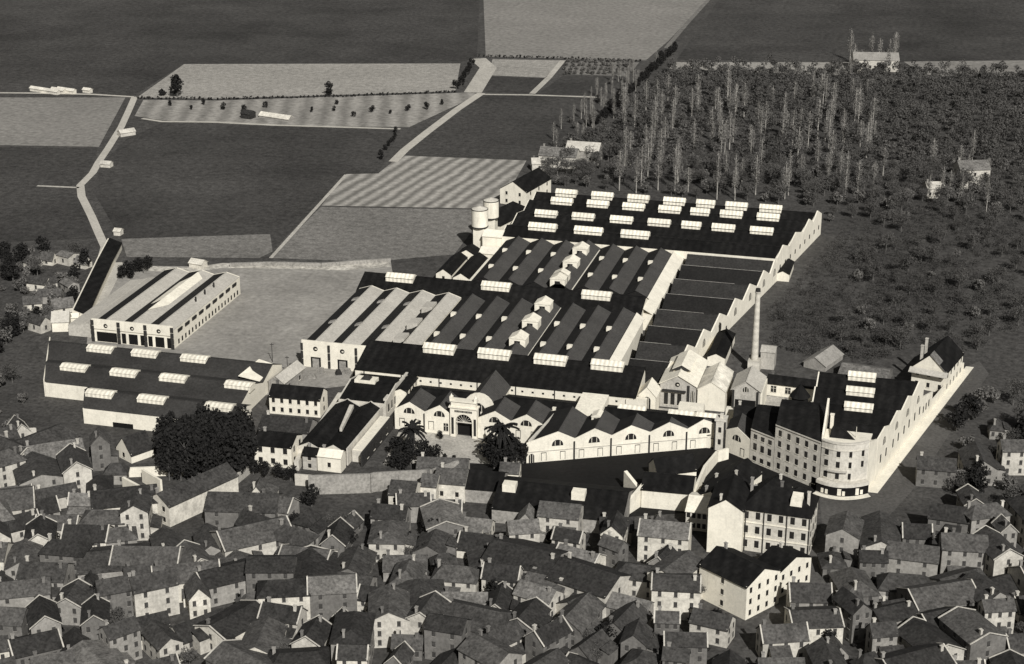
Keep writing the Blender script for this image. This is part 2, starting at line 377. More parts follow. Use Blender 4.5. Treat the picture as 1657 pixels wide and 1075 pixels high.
# gatehouse
r=thing('gatehouse','white gatehouse with flat-topped pediment, name band and dark arched passage','gatehouse',(9,-90,0),group=FAC)
b=MB();x0,x1,xa,xb,yf,yb=4.7,13.3,6.4,11.8,-92.6,-90.2
xm=(xa+xb)/2;ra=(xb-xa)/2;zs=5.2
b.box(x0,xa,yf,yb,0,9.9);b.box(xb,x1,yf,yb,0,9.9)
n=10
for i in range(n):
    a0=math.pi-math.pi*i/n;a1=math.pi-math.pi*(i+1)/n
    p=[(xm+ra*math.cos(a0),zs+ra*math.sin(a0)),(xm+ra*math.cos(a1),zs+ra*math.sin(a1))]
    b.hexa([(p[0][0],yf,p[0][1]),(p[1][0],yf,p[1][1]),(p[1][0],yb,p[1][1]),(p[0][0],yb,p[0][1])],[(p[0][0],yf,9.9),(p[1][0],yf,9.9),(p[1][0],yb,9.9),(p[0][0],yb,9.9)])
part('wall',b,WHITE,r)
b=MB();b.box(4.3,13.7,-93.0,-90.1,9.903,10.3);b.box(5.0,13.0,-92.5,-90.6,10.303,12.0);b.box(4.7,13.3,-92.9,-90.3,12.003,12.4)
for x in (5.1,12.9): b.box(x-.5,x+.5,-92.7,-91.6,12.403,13.6);b.cyl(x,-92.1,13.603,14.4,.45,.05,8)
part('pediment',b,WHITE,r)
b=MB()
xx=6.2
while xx<11.9:
    w=random.choice((.22,.3,.34));b.box(xx,xx+w,-92.72,-92.61,8.5,9.15);xx+=w+.14
part('lettering',b,IRON,r)
for x in (5.5,12.7):
    b=MB();b.box(x-.38,x+.38,-92.7,-92.61,1,6.6);part('recess_panel',b,PANE,r)
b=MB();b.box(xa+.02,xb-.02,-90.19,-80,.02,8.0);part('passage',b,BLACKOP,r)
b=MB();b.box(xa+.02,xb-.02,-92.3,-92.1,4.9,5.2)
for i in range(9):
    a=math.pi*i/8;b.bar((xm,-92.2,5.2),(xm+ra*.96*math.cos(a),-92.2,5.2+ra*.9*math.sin(a)),.06)
part('fanlight',b,WHITE2,r)
# curved-gable hall behind the gate
r=thing('factory_hall','dark slate hall with a rounded white gable rising behind the gatehouse','factory building',(12,-74,0),group=FAC)
b=MB();n=10;cxg=11.3;hw=5.0
prof=[(cxg-hw,6.2)]+[(cxg-hw*math.cos(math.pi*i/n),6.2+5.2*math.sin(math.pi*i/n)) for i in range(1,n)]+[(cxg+hw,6.2)]
b.hexa([(cxg-hw,-83,3)]+[(x,-83,z) for x,z in prof]+[(cxg+hw,-83,3)],[(cxg-hw,-82.4,3)]+[(x,-82.4,z) for x,z in prof]+[(cxg+hw,-82.4,3)])
b.box(cxg-4.6,cxg+4.6,-82.39,-63.7,0,6.0)
part('wall',b,WHITE,r)
b=MB();b.slab([(cxg-5.1,-82.6,6.0),(cxg,-82.6,11.4),(cxg,-62.9,11.4),(cxg-5.1,-62.9,6.0)],.2);b.slab([(cxg+.01,-82.6,11.4),(cxg+5.1,-82.6,6.0),(cxg+5.1,-62.9,6.0),(cxg+.01,-62.9,11.4)],.2)
part('roof',b,SLATE,r)
window(r,cxg,-83,5.2,0,'arch',4.2,2.6)
# --- long skewed street facade with five gables
def yfac(x):return -105.7+(x-32.3)*.4925
r=thing('street_range','long white street front of five gables with fan windows and blind arches','factory building',(60,-92,0),group=FAC)
FX=[41.2,51.4,61.7,72.4,82.6]
st=[(32.6,6.4),(41.2,9.2),(45.9,6.5),(51.4,9.2),(56.2,6.5),(61.7,9.2),(67.0,6.5),(72.4,9.2),(77.6,6.5),(82.2,9.2),(85.6,7.6)]
bays(r,'y',st,yfac,lambda x:max(-80.9,yfac(x)+2.5),WHITE,SLATE,par=.4,leftm=DSLATE,hipar=0)
ang=math.degrees(math.atan(.4925))
for x in FX: window(r,x,yfac(x),5.0,ang,'arch',3.5,2.0)
x=37.4
while x<85:
    if abs(x-33)>2: window(r,x,yfac(x),.4,ang,'blind',1.35,2.5)
    x+=5.25
window(r,34.0,yfac(34.0),0,ang,'arch',1.7,3.0,'doorway')
for x in (45.9,56.2,67.0,77.6):
    b=MB();b.hexa([(x-.2,yfac(x)-.35,0),(x+.2,yfac(x)-.2,0),(x+.2,yfac(x)+.1,0),(x-.2,yfac(x)-.04,0)],[(x-.2,yfac(x)-.35,6),(x+.2,yfac(x)-.2,6),(x+.2,yfac(x)+.1,6),(x-.2,yfac(x)-.04,6)]);part('downpipe',b,IRON,r)
b=MB();b.hexa([(32.4,yfac(32.4)-.16,3.5),(85.6,yfac(85.6)-.16,3.5),(85.6,yfac(85.6),3.5),(32.4,yfac(32.4),3.5)],[(32.4,yfac(32.4)-.16,3.68),(85.6,yfac(85.6)-.16,3.68),(85.6,yfac(85.6),3.68),(32.4,yfac(32.4),3.68)]);part('string_course',b,GREYW,r)
b=MB();b.hexa([(33.0,-105,6.7),(33.9,-105,6.7),(36.8,-81,6.7),(35.9,-81,6.7)],[(33.0,-105,7.4),(33.9,-105,7.4),(36.8,-81,7.4),(35.9,-81,7.4)]);part('parapet',b,WHITE2,r)
lantern(r,50,-84,8.2,3.5,4,1.6)
# --- stair turret at the kink
r=thing('stair_turret','narrow stone stair turret at the bend of the white street front','turret',(87,-80,0),group=FAC)
b=MB();b.box(85.9,89.1,-81.5,-77.5,0,9.8);b.box(85.7,89.3,-81.7,-77.3,9.803,10.2);b.box(87.1,88.1,-80,-79,10.203,11.6);part('wall',b,WHITE2,r)
b=MB();b.box(85.75,86.15,-81.85,-81.52,0,9.6);b.box(88.75,89.15,-81.85,-81.52,0,9.6);part('downpipe',b,IRON,r)
for z in (2,6): window(r,87.4,-81.5,z,0,'rect',.9,1.8)
# --- second facade, one gable
def y2(x):return -79.6-(x-86.5)*.649
r=thing('street_range','single white gable with fan window between the turret and the tall blocks','factory building',(93,-80,0),group=FAC)
bays(r,'y',[(89.3,6.8),(93,9.0),(97.4,6.6)],y2,-72,WHITE,SLATE,par=.4,hipar=0,leftm=DSLATE)
ang2=-math.degrees(math.atan(.649))
window(r,93,y2(93),5.0,ang2,'arch',3.3,1.9);window(r,95,y2(95),.6,ang2,'blind',1.3,2.4)
# --- three storey block
def skew_block(r,xa,xb,h,yb,wm,th=.0):
    b=MB();b.hexa([(xa,y2(xa),0),(xb,y2(xb),0),(xb,yb,0),(xa,yb,0)],[(xa,y2(xa),h),(xb,y2(xb),h),(xb,yb,h),(xa,yb,h)]);part('wall',b,wm,r)
    b=MB();o=.35;b.hexa([(xa,y2(xa)-o,h+.003),(xb,y2(xb)-o,h+.003),(xb,yb,h+.003),(xa,yb,h+.003)],[(xa,y2(xa)-o,h+.35),(xb,y2(xb)-o,h+.35),(xb,yb,h+.35),(xa,yb,h+.35)]);part('cornice',b,wm,r)
r=thing('office_block','three-storey pale block with a black roof beside the single gable','factory building',(101,-80,0),group=FAC)
skew_block(r,97.5,105.2,10.6,-74,WHITE2)
b=MB();b.hexa([(97.5,y2(97.5)-.2,10.96),(105.2,y2(105.2)-.2,10.96),(105.2,-68,10.96),(97.5,-68,10.96)],[(97.6,-79,13.4),(105.1,-79,13.4),(105.1,-74,13.4),(97.6,-74,13.4)]);part('roof',b,TAR,r)
for z,k in ((.9,'rect'),(4.4,'rect'),(8.0,'rect')): win_row(r,(97.9,y2(97.9)),(105.0,y2(105)),3,z,k,1.3,2.2 if z>4 and z<8 else 1.5)
# --- four storey block and rounded corner
r=thing('corner_building','tall four-storey pale building with a rounded corner over a curved shop front','factory building',(119,-88,0),group=FAC)
skew_block(r,105.3,119.6,15.0,-78,WHITE2)
for z in (1.4,5.0,8.6,12.0): win_row(r,(105.5,y2(105.5)),(119.4,y2(119.4)),5,z,'rect',1.1,1.9)
window(r,118.2,y2(118.2),0,ang2,'open',1.9,3.4,'doorway')
b=MB();b.hexa([(105.4,y2(105.4)-.2,15.36),(119.6,y2(119.6)-.2,15.36),(119.6,-77,15.36),(105.4,-77,15.36)],[(105.5,-84.5,18.6),(117,-87,18.6),(117,-80,18.6),(105.5,-80,18.6)]);part('roof',b,TAR,r)
# curved corner: arc points
def XD(y):return 133.1+(y+99.3)*.24
cp=[]
A=Vector((119.8,-101.2));B=Vector((133.1,-99.0));M=Vector((126.6,-105.8))
NC=12
for i in range(NC+1):
    t=i/NC;cp.append((1-t)**2*A+2*t*(1-t)*M+t*t*B)
def ribbon(mb,pts,cen,z0,z1,out=0.,th=.5,mi=0):
    c=Vector(cen)
    for p,q in zip(pts[:-1],pts[1:]):
        dp=(p-c).normalized();dq=(q-c).normalized()
        a=p+dp*out;b_=q+dq*out;a2=a-dp*th;b2=b_-dq*th
        mb.hexa([(a.x,a.y,z0),(b_.x,b_.y,z0),(b2.x,b2.y,z0),(a2.x,a2.y,z0)],[(a.x,a.y,z1),(b_.x,b_.y,z1),(b2.x,b2.y,z1),(a2.x,a2.y,z1)],mi)
cen=(126.5,-88)
b=MB();ribbon(b,cp,cen,4.3,16.0);part('curved_wall',b,WHITE2,r)
b=MB();ribbon(b,cp,cen,13.9,14.15,.2,.19);ribbon(b,cp,cen,16.003,16.4,.25,1.0);part('cornice',b,WHITE2,r)
b=MB();b.slab([(119.7,-100.5,15.2)]+[(p.x*.985+126.5*.015,p.y*.985-88*.015,15.2) for p in cp]+[(133.5,-91,15.2),(119.7,-91,15.2)],.3);part('roof_terrace',b,WHITE,r)
b=MB();ribbon(b,cp,cen,0,3.2,1.6,.15);part('shop_front',b,BLACKOP,r)
b=MB();ribbon(b,cp,cen,0,.35,1.75,.12);part('shop_plinth',b,WHITE2,r)
b=MB();ribbon(b,cp,cen,3.2,4.2,1.9,2.4);part('shop_cornice',b,WHITE2,r)
for i,k in ((1,0),(2,0),(5,1),(6,0),(9,1),(10,0)):
    p=cp[i];q=cp[i+1];m_=(p+q)/2;d=(m_-Vector(cen)).normalized();c_=m_+d*1.66
    an=math.degrees(math.atan2(d.y,d.x))+90
    b=MB();b.box(-.55 if k else -.4,.55 if k else .4,-.06,.02,.6,2.7 if k else 2.0);o=ob('shop_panel',b.mesh('shop_panel',[WHITE]),r,(c_.x-119,c_.y+88,0),R(an))
for i in (1,4,7,10):
    p=cp[i];q=cp[i+1];m_=(p+q)/2;d=(m_-Vector(cen)).normalized();an=math.degrees(math.atan2(d.y,d.x))+90
    for z in (5.0,8.6,12.0):
        if z==5.0 and i==10: continue
        window(r,m_.x+d.x*.02,m_.y+d.y*.02,z,an,'rect',1.15,1.9)
b=MB();ribbon(b,cp[2:8],cen,7.4,7.7,.9,.9);part('balcony',b,GREYW,r)
b=MB();b.hexa([(119.5,-99,15),(120.1,-99,15),(120.1,-86,15),(119.5,-86,15)],[(119.5,-99,16.8),(120.1,-99,16.8),(120.1,-86.2,23.0),(119.5,-86.2,23.0)]);part('party_gable',b,WHITE,r)
chimney_part(r,121.5,-90,15.2,19.5,1.0,1.0,WHITE)
b=MB();b.cyl(129,-95,15.25,18.6,.12,.08,6);part('flagpole',b,FRAME,r)
b=MB();b.hexa([(121.5,-97,15.22),(129,-97,15.22),(126,-91,15.22),(121.5,-91,15.22)],[(122.2,-94,17.5),(123.5,-94,17.5),(123.5,-93,17.5),(122.2,-93,17.5)]);part('turret_roof',b,TAR,r)
b=MB();b.cyl(110.5,-76,14,18.5,2.6,2.4,12);b.cyl(110.5,-76,18.503,22.5,3.2,.1,12);part('conical_roof',b,TAR,r)
# diagonal sheds
r=thing('factory_hall','black-roofed shed block with three skylights behind the long white diagonal street wall','factory building',(128,-66,0),group=FAC)
sy=[-90.5,-84.5,-79,-72.5,-66.5,-60,-54,-46.5]
st=[(-90.5,13.2),(-84,14.6),(-78.6,12.9),(-72,15.0),(-67.2,13.2),(-61,15.6),(-56,13.6),(-50,16.2),(-44.5,13.6)]
bays(r,'x',st,113.5,XD,WHITE,TAR,par=.3)
for x,y,z in ((130,-72,14.8),(129.6,-61,15.4),(129.2,-50,16.0)): sky_box(r,x-2,y,z,8.4,4,1.8)
for y in (-84,-72,-61,-50):
    window(r,XD(y)+.01,y,9.2,76.5,'arch',2.4,2.4)
    for dy in (-2.6,2.6): window(r,XD(y+dy)+.01,y+dy,4.2,76.5,'open',.9,2.6)
r=thing('boundary_wall','white street wall running on from the diagonal sheds to the gabled lodge','wall',(146,-30,0))
b=MB()
pts=[(-98.8,14.8),(-90.8,13.4)]
b.hexa([(XD(-98.8),-98.8,0),(XD(-90.9),-90.9,0),(XD(-90.9)-.6,-90.9,0),(XD(-98.8)-.6,-98.8,0)],[(XD(-98.8),-98.8,16),(XD(-90.9),-90.9,13.6),(XD(-90.9)-.6,-90.9,13.6),(XD(-98.8)-.6,-98.8,16)])
b.hexa([(XD(-44),-44,0),(XD(-33),-33,0),(XD(-33)-.5,-33,0),(XD(-44)-.5,-44,0)],[(XD(-44),-44,9.0),(XD(-33),-33,6.5),(XD(-33)-.5,-33,6.5),(XD(-44)-.5,-44,9.0)])
b.hexa([(XD(-32.8),-32.8,0),(XD(5),5,0),(XD(5)-.5,5,0),(XD(-32.8)-.5,-32.8,0)],[(XD(-32.8),-32.8,3.2),(XD(5),5,2.6),(XD(5)-.5,5,2.6),(XD(-32.8)-.5,-32.8,3.2)])
part('wall',b,WHITE,r)
for y in (-43,-40,-37): window(r,XD(y)+.01,y,3,76.5,'open',.9,2.2)
# lodge
def rot_house(name,label,cat,x,y,rz,L,W,eave,ridge,rm,wm,floors=1,nL=3,nW=2,chim=1,hip=0,group=None,oh=.4,wing=None,ww=1.0,wh=1.5,kind='rect',cop=False):
    root=thing(name,label,cat,(x,y,0),R(rz),group)
    b=MB();l,w=L/2,W/2
    b.hexa([(-l,-w,0),(l,-w,0),(l,w,0),(-l,w,0)],[(-l,-w,eave),(l,-w,eave),(l,w,eave),(-l,w,eave)])
    if not hip:
        b.hexa([(-l,-w,eave+.002),(-l,w,eave+.002),(-l,0,ridge-.12)],[(-l+.3,-w,eave+.002),(-l+.3,w,eave+.002),(-l+.3,0,ridge-.12)])
        b.hexa([(l-.3,-w,eave+.002),(l-.3,w,eave+.002),(l-.3,0,ridge-.12)],[(l,-w,eave+.002),(l,w,eave+.002),(l,0,ridge-.12)])
    part('wall',b,wm,root,False)
    b=MB();sl=(ridge-eave)/w;e=eave-oh*sl;hx=min(hip,l-.3)
    if hip:
        P_=[(-l-oh,-w-oh,e),(l+oh,-w-oh,e),(l+oh,w+oh,e),(-l-oh,w+oh,e)]
        a,c=(-l+hx,0,ridge),(l-hx,0,ridge)
        b.slab([P_[0],P_[1],c,a],.15);b.slab([P_[2],P_[3],a,c],.15);b.slab([P_[1],P_[2],c],.15);b.slab([P_[3],P_[0],a],.15)
    else:
        g=oh*.6
        b.slab([(-l-g,-w-oh,e),(l+g,-w-oh,e),(l+g,0,ridge),(-l-g,0,ridge)],.16);b.slab([(l+g,w+oh,e),(-l-g,w+oh,e),(-l-g,0.002,ridge),(l+g,0.002,ridge)],.16)
    roof=part('roof',b,rm,root,False)
    if cop and not hip:
        d=.18
        for xx in (-l-g-.02,l+g-.33):
            b=MB()
            for sy in (-1,1):
                b.hexa([(xx,sy*(w+oh),e+.01),(xx+.35,sy*(w+oh),e+.01),(xx+.35,sy*.003,ridge+.01),(xx,sy*.003,ridge+.01)],[(xx,sy*(w+oh),e+d),(xx+.35,sy*(w+oh),e+d),(xx+.35,sy*.003,ridge+d),(xx,sy*.003,ridge+d)])
            part('verge_coping',b,WALLS[2],root,False)
    cd=Vector((CAM[0]-x,CAM[1]-y));cd.normalize()
    fh=eave/floors
    def side(p0,p1,n,ang):
        d=Vector((math.sin(R(ang+rz)),-math.cos(R(ang+rz))))
        if d.dot(cd)<.12:return
        for f in range(floors):
            win_row_l(root,p0,p1,n,f*fh+fh*.3,ang)
    def win_row_l(root,p0,p1,n,z,ang):
        for i in range(n):
            t=(i+.5)/n;hh=min(wh,fh*.55)
            ob('window',win_mesh(kind,ww,hh),root,(p0[0]+(p1[0]-p0[0])*t,p0[1]+(p1[1]-p0[1])*t,z),R(ang))
    if nL:side((-l,-w),(l,-w),nL,0);side((l,w),(-l,w),nL,180)
    if nW:side((l,-w),(l,w),nW,90);side((-l,w),(-l,-w),nW,270)
    for k in range(chim):
        cx=(-l+1.2) if k==0 else (l-1.4 if k==1 else 0)
        chimney_part(roof,cx,.15+w*.3*(-1)**k,eave,ridge+.5,.75,.55,WALLS[(k+int(abs(x)))%3],False)
    if wing:
        wl,ww_,wx,wz=wing
        b=MB();b.box(wx-wl/2,wx+wl/2,-w-ww_,-w-.004,0,wz);b2=MB();b2.slab([(wx-wl/2-.2,-w-ww_-.3,wz),(wx+wl/2+.2,-w-ww_-.3,wz),(wx+wl/2+.2,-w-.004,wz+ww_*.4),(wx-wl/2-.2,-w-.004,wz+ww_*.4)],.14)
        part('annexe_wall',b,wm,root,False);part('annexe_roof',b2,rm,root,False)
    return root
r=rot_house('lodge','white lodge with dark cross-gabled roof at the far end of the street wall','house',149.5,-7,76,20,11.5,7.6,12.8,TAR,WHITE,2,5,3,0,ww=1,wh=1.6)
b=MB();b.slab([(-10.4,-6.1,7.2),(-10.4,0,12.9),(-6,0,12.9),(-6,-6.1,7.2)],.2);part('gable_canopy',b,ROOFS[3],r,False)
b=MB();b.slab([(-12.2,-6.4,6.4),(-10.3,-6.4,7.6),(-10.3,6.4,7.6),(-12.2,6.4,6.4)],.2);part('canopy',b,TILE,r,False)
for (cx,cy) in ((-6,4),(1,4.6)): chimney_part(r,cx,cy,8,13.8,.8,.8,WALLS[2],False)
r=rot_house('cottage','small flat white outhouse in front of the gabled lodge','outbuilding',138.6,-26,76,7,6,4,5.4,TAR,WHITE,1,2,2,0)
# boiler houses
r=thing('boiler_house','grey-fronted boiler house with a bright white roof and raised monitor','factory building',(69,-42,0),group=FAC)
bays(r,'y',[(63.6,8.4),(69.4,11.6),(75.2,8.4)],-52.5,-30,GREYW,GLASSB,oh=.5)
b=MB();b.slab([(66.4,-47,11.3),(69.4,-47,12.9),(69.4,-33,12.9),(66.4,-33,11.3)],.15);b.slab([(69.41,-47,12.9),(72.4,-47,11.3),(72.4,-33,11.3),(69.41,-33,12.9)],.15);b.box(66.8,72,-46.6,-33.4,9.6,11.2);part('roof_monitor',b,[GLASSB],r)
b=MB();b.hexa([(66.2,-47.3,11.0),(69.4,-47.3,12.7),(72.6,-47.3,11.0)],[(66.2,-47.05,11.0),(69.4,-47.05,12.7),(72.6,-47.05,11.0)]);part('monitor_gable',b,IRON,r)
window(r,69.2,-52.5,7.4,0,'round',1.6,1.6);win_row(r,(64.5,-52.5),(71,-52.5),3,1,'rect',1.3,4.0)
b=MB();b.box(64.4,72,-53.3,-52.52,5.7,6.3);part('signboard',b,IRON,r)
b=MB();b.box(72.4,73.2,-52.8,-52.52,0,8.2);part('downpipe',b,IRON,r)
window(r,75.2,-49,1.4,90,'arch',1.8,5);window(r,74.2,-52.5,1.4,0,'arch',1.2,5)
r=thing('boiler_house','windowless white boiler house with a patched white roof, middle of the three','factory building',(80,-42,0),group=FAC)
bays(r,'y',[(75.7,7.2),(80.2,10.0),(84.6,7.2)],-51.8,-34,WHITE,mat('patched_white_roof',.6,.25,.3,1.2,.15),oh=.2)
r=thing('engine_house','grey gabled engine house with dark doors and light roof, right of the three','factory building',(91,-42,0),group=FAC)
bays(r,'y',[(86.6,8.0),(91.1,11.0),(95.6,8.0)],-50.5,-37.5,GREYW,TILE,oh=.45)
window(r,91,-50.5,7.2,0,'arch',1.8,1.7);window(r,91,-50.5,0,0,'open',6.6,4.4,'doorway')
b=MB();b.box(86.8,87.4,-50.9,-50.52,0,7.6);b.box(94.6,95.2,-50.9,-50.52,0,7.6);part('downpipe',b,IRON,r)
window(r,95.6,-47,0,90,'open',2.4,5);
b=MB();b.box(95.7,96.4,-50.3,-38,0,7.4);part('side_wall',b,WHITE,r)
r=rot_house('gable_hall','narrow white gabled passage with an arched opening left of the boiler houses','outbuilding',60.7,-56,90,8,5.6,6.6,9.6,WHITE,WHITE,1,0,0,0)
window(r,-4.0,0,1.5,270,'arch',2.4,4.6)
# white coping walls in front of the boiler court
for i,(xa,xb) in enumerate(((54.5,61),(71.5,79.5),(86.5,95))):
    b=MB();b.box(xa,xb,-63.4,-60.5,0,6.0)
    o=part('wall',b,WHITE,None,False);o.name='parapet_wall';tag(o,['short white parapet block below the arched white gable','white parapet block below the windowless boiler house','white parapet block below the grey engine house'][i],'wall','white parapet blocks before the boiler court')
r=rot_house('workshop','low white workshop with dark doors at the back of the small right court','outbuilding',105.5,-32,-4,19,6,4.6,6.4,TAR,WHITE,1,4,1,2,ww=1.8,wh=2.2)
b=MB();b.box(62,96,-60,-54,0.06,.1);struct('boiler_yard',b,GRAV)
b=MB();b.box(96,113,-62,-35,.02,.06);struct('small_court',b,GRAV)
r=rot_house('workshop','black-roofed low range closing the small court in front of the tall block','outbuilding',101,-67,0,22,9,6.2,9.6,TAR,WHITE,1,0,0,2)
r=rot_house('shelter','small black hipped shelter in the court near the tall block','outbuilding',106.3,-58,0,6,6,4,8.6,TAR,STONE,1,0,0,1,hip=2.9)
# ---------------- left warehouse
r=thing('warehouse','pale-tiled warehouse of three bays with a white arcaded front left of the yard','factory building',(-125,-20,0),group=FAC)
WX=[-136.0,-125.8,-115.6]
bays(r,'y',stations(WX,-141.1,-110.4,7.0,8.4),-46.8,12.4,WHITE,TILE,par=.15,leftm=SHADETILE)
for i,x in enumerate(WX):
    window(r,x,-47.25,5.6,0,'round',1.6,1.6)
    if i==0: window(r,x,-46.8,.2,0,'open',7.8,3.6,'doorway')
    else:
        for dx,w in ((-3.6,1.6),(0,3.4),(3.6,1.6)): window(r,x+dx,-46.8,.2,0,'open',w,3.8,'doorway')
b=MB();b.box(-141.3,-110.2,-47.25,-46.801,5.0,8.7);part('front_parapet',b,WHITE,r)
for x in (-141.1,-131,-120.7,-110.5):
    b=MB()
    for k in range(4): b.box(x-.55,x+.55,-47.6,-47.26,.2+2.1*k,1.9+2.1*k)
    part('pilaster',b,IRON,r)
win_row(r,(-110.4,-44),(-110.4,11),19,.7,'open',1.0,1.7)
b=MB()
for i in range(9):
    y=-43+6*i;b.hexa([(-110.38,y,5.0),(-110.38,y+3.4,5.0),(-110.1,y+3.4,5.0),(-110.1,y,5.0)],[(-110.38,y,6.1),(-110.38,y+3.4,6.1),(-109.9,y+3.4,6.1),(-109.9,y,6.1)])
part('eave_board',b,IRON,r)
# white patched roof section on middle bay
b=MB();b.slab([(-130.5,-26,6.95),(-125.8,-22,8.8),(-125.8,3,8.8),(-130.5,-2,6.95)],.1);b.slab([(-125.79,-34,8.8),(-121.2,-20,6.98),(-121.2,4,6.98),(-125.79,9,8.8)],.1)
part('white_roof_patch',b,GLASSB,r)
for y in (-20,-12,-4): 
    b=MB();b.box(-114,-113.5,y,y+.5,8,9.8);part('roof_vent',b,IRON,r)
r=thing('store_shed','pale lean-to store with ragged back edge against the left side of the warehouse','outbuilding',(-147,-20,0),group=FAC)
bays(r,'y',[(-152.6,4.0),(-146.0,5.2),(-141.6,6.2)],-44,6,TILE,TILE,oh=.1)
# ---------------- lower left sheds
r=thing('shed_block','three long dark parallel roofs with white skylights at the lower left of the works','factory building',(-107,-88,0),group=FAC)
st=[(-62.0,5.2),(-69.8,8.2),(-78.3,5.2),(-87.3,8.2),(-96.5,5.2)][::-1]
bays(r,'x',st,lambda y:-149.5+(-62-y)*.48,lambda y:-63.6,WHITE,SLATE2,par=0,oh=0)
for x in (-125.5,-109,-91): sky_box(r,x,-70.6,7.9,9,4.4,1.1)
for x in (-126,-108,-90.4,-67.5): sky_box(r,x,-88.2,7.9,9,4.4,1.1)
b=MB();b.slab([(-72,-79,6.9),(-64.5,-79,5.8),(-64.5,-66,6.6),(-70,-66,8.0)],.2);part('glazed_roof',b,GLASSB,r)
b=MB();b.hexa([(-149.9,-62,0),(-149.5,-62,0),(-133,-96.5,0),(-133.4,-96.5,0)],[(-149.9,-62,6.4),(-149.5,-62,6.4),(-133,-96.5,6.0),(-133.4,-96.5,6.0)]);part('side_wall',b,WHITE,r)
r=thing('shed_block','shorter third dark shed with three skylights and a bright white front wall','factory building',(-95,-105,0),group=FAC)
bays(r,'x',[(-113,5.4),(-105.3,8.2),(-97,5.4)],lambda y:-117+(-97-y)*.4,-60,WHITE,SLATE2,par=0,oh=0)
for x in (-107.5,-89.5,-66.5): sky_box(r,x,-106,7.9,9,4.4,1.1)
window(r,-97,-113,0,0,'open',7,1.6,'doorway')
r=rot_house('shed','grey stone gabled shed beside the right end of the dark sheds','outbuilding',-59.5,-68,84,15,5.6,4.6,6.6,TILE,STONE,1,2,1,0)
# ---------------- long dark-roofed shed beside left road
r=thing('long_shed','very long low black-roofed shed with white edge beside the left road','outbuilding',(-168,12,0))
LS=[G(176,402),G(158,436),G(118,520)]
b=MB();c=MB();w2=3.0
for (a,a2),(q,q2) in zip(((LS[0],0),(LS[1],0)),((LS[1],0),(LS[2],0))):
    b.hexa([(a[0],a[1],0),(q[0],q[1],0),(q[0]+w2*2,q[1],0),(a[0]+w2*2,a[1],0)],[(a[0],a[1],4.4),(q[0],q[1],4.4),(q[0]+w2*2,q[1],2.6),(a[0]+w2*2,a[1],2.6)])
    c.slab([(a[0]+.7,a[1]+.01,4.7),(q[0]+.7,q[1]+.01,4.7),(q[0]+w2*2+.3,q[1]+.01,2.9),(a[0]+w2*2+.3,a[1]+.01,2.9)],.15)
part('wall',b,WHITE,r);part('roof',c,TAR,r)
r=rot_house('gate_pavilion','small white pavilion with black side at the foot of the long shed','outbuilding',-158.0,-39,20,6,5.5,4.2,7.0,TILE,WHITE,1,0,1,0)
r=rot_house('gate_pavilion','tiny white block beside the rear corner of the long black-roofed shed','outbuilding',-157.0,-33.0,20,5,3,3.2,4.2,WHITE,WHITE,1,0,0,0)
# ---------------- water tanks
def tank(label,x,y,z0,z1,r_):
    t=thing('water_tower',label,'water tower',(x,y,0),group='round water tanks on towers')
    b=MB();b.cyl(0,0,z0,z1-1.0,r_,r_,24);part('tank',b,WHITE,t,False)
    b=MB();b.cyl(0,0,z1-.997,z1-.75,r_+.12,r_+.12,24);b.cyl(0,0,z1-.747,z1+.3,r_*.97,.3,24,1);part('lid',b,[IRON,WHITE2],t,False)
    b=MB();b.cyl(0,0,z0-.5,z0-.003,r_+.15,r_+.15,24);part('gallery',b,IRON,t,False)
    b=MB();b.box(-2.2,2.2,-2.2,2.2,0,z0-.503);part('tower',b,WHITE,t,False)
tank('front white round water tank with dark lid on a white tower',-36,84.5,11.3,19.2,3.35)
tank('rear white round water tank partly hidden behind the front one',-34.6,96.5,11.6,19.4,3.2)
r=rot_house('pump_house','white flat-roofed pump house in front of the water tanks','outbuilding',-29.5,83.5,0,8,8,8.8,10.4,WHITE,WHITE,1,0,0,0)
r=rot_house('pump_house','lower white wing of the pump house nearest the dark gables','outbuilding',-28.8,74.5,0,7,8,4.6,6.0,WHITE,WHITE,1,0,0,0)
r=rot_house('workshop','dark hip-roofed workshop immediately right of the water tanks','outbuilding',-35.5,119,74,26,13,5.5,9.5,TAR,WHITE,1,3,0,0,hip=5)
r=rot_house('workshop','dark-roofed house with a white front at the rear left corner of the works','outbuilding',-37,163,78,25,13,7,11,TAR,WHITE,2,3,2,1)
for i,(x,y,L_,W_,lab) in enumerate(((-39.5,56,22,6,'narrow black-roofed shed with white gable, left of the dark rear gables'),(-31.5,55,26,6.5,'second narrow black-roofed shed, against the dark rear gables'),(-37.5,74,8,7,'dark shed at the foot of the front water tower'))):
    rot_house('small_shed',lab,'outbuilding',x,y,90,L_,W_,3.6,5.6,TAR,WHITE,1,0,1,0)
b=MB();b.box(-28,-24.2,27.5,68,0,3.4);o=part('terrace',b,WHITE,None,False);o.name='loading_terrace';tag(o,'white loading terrace along the left side of the rear dark gables','terrace')
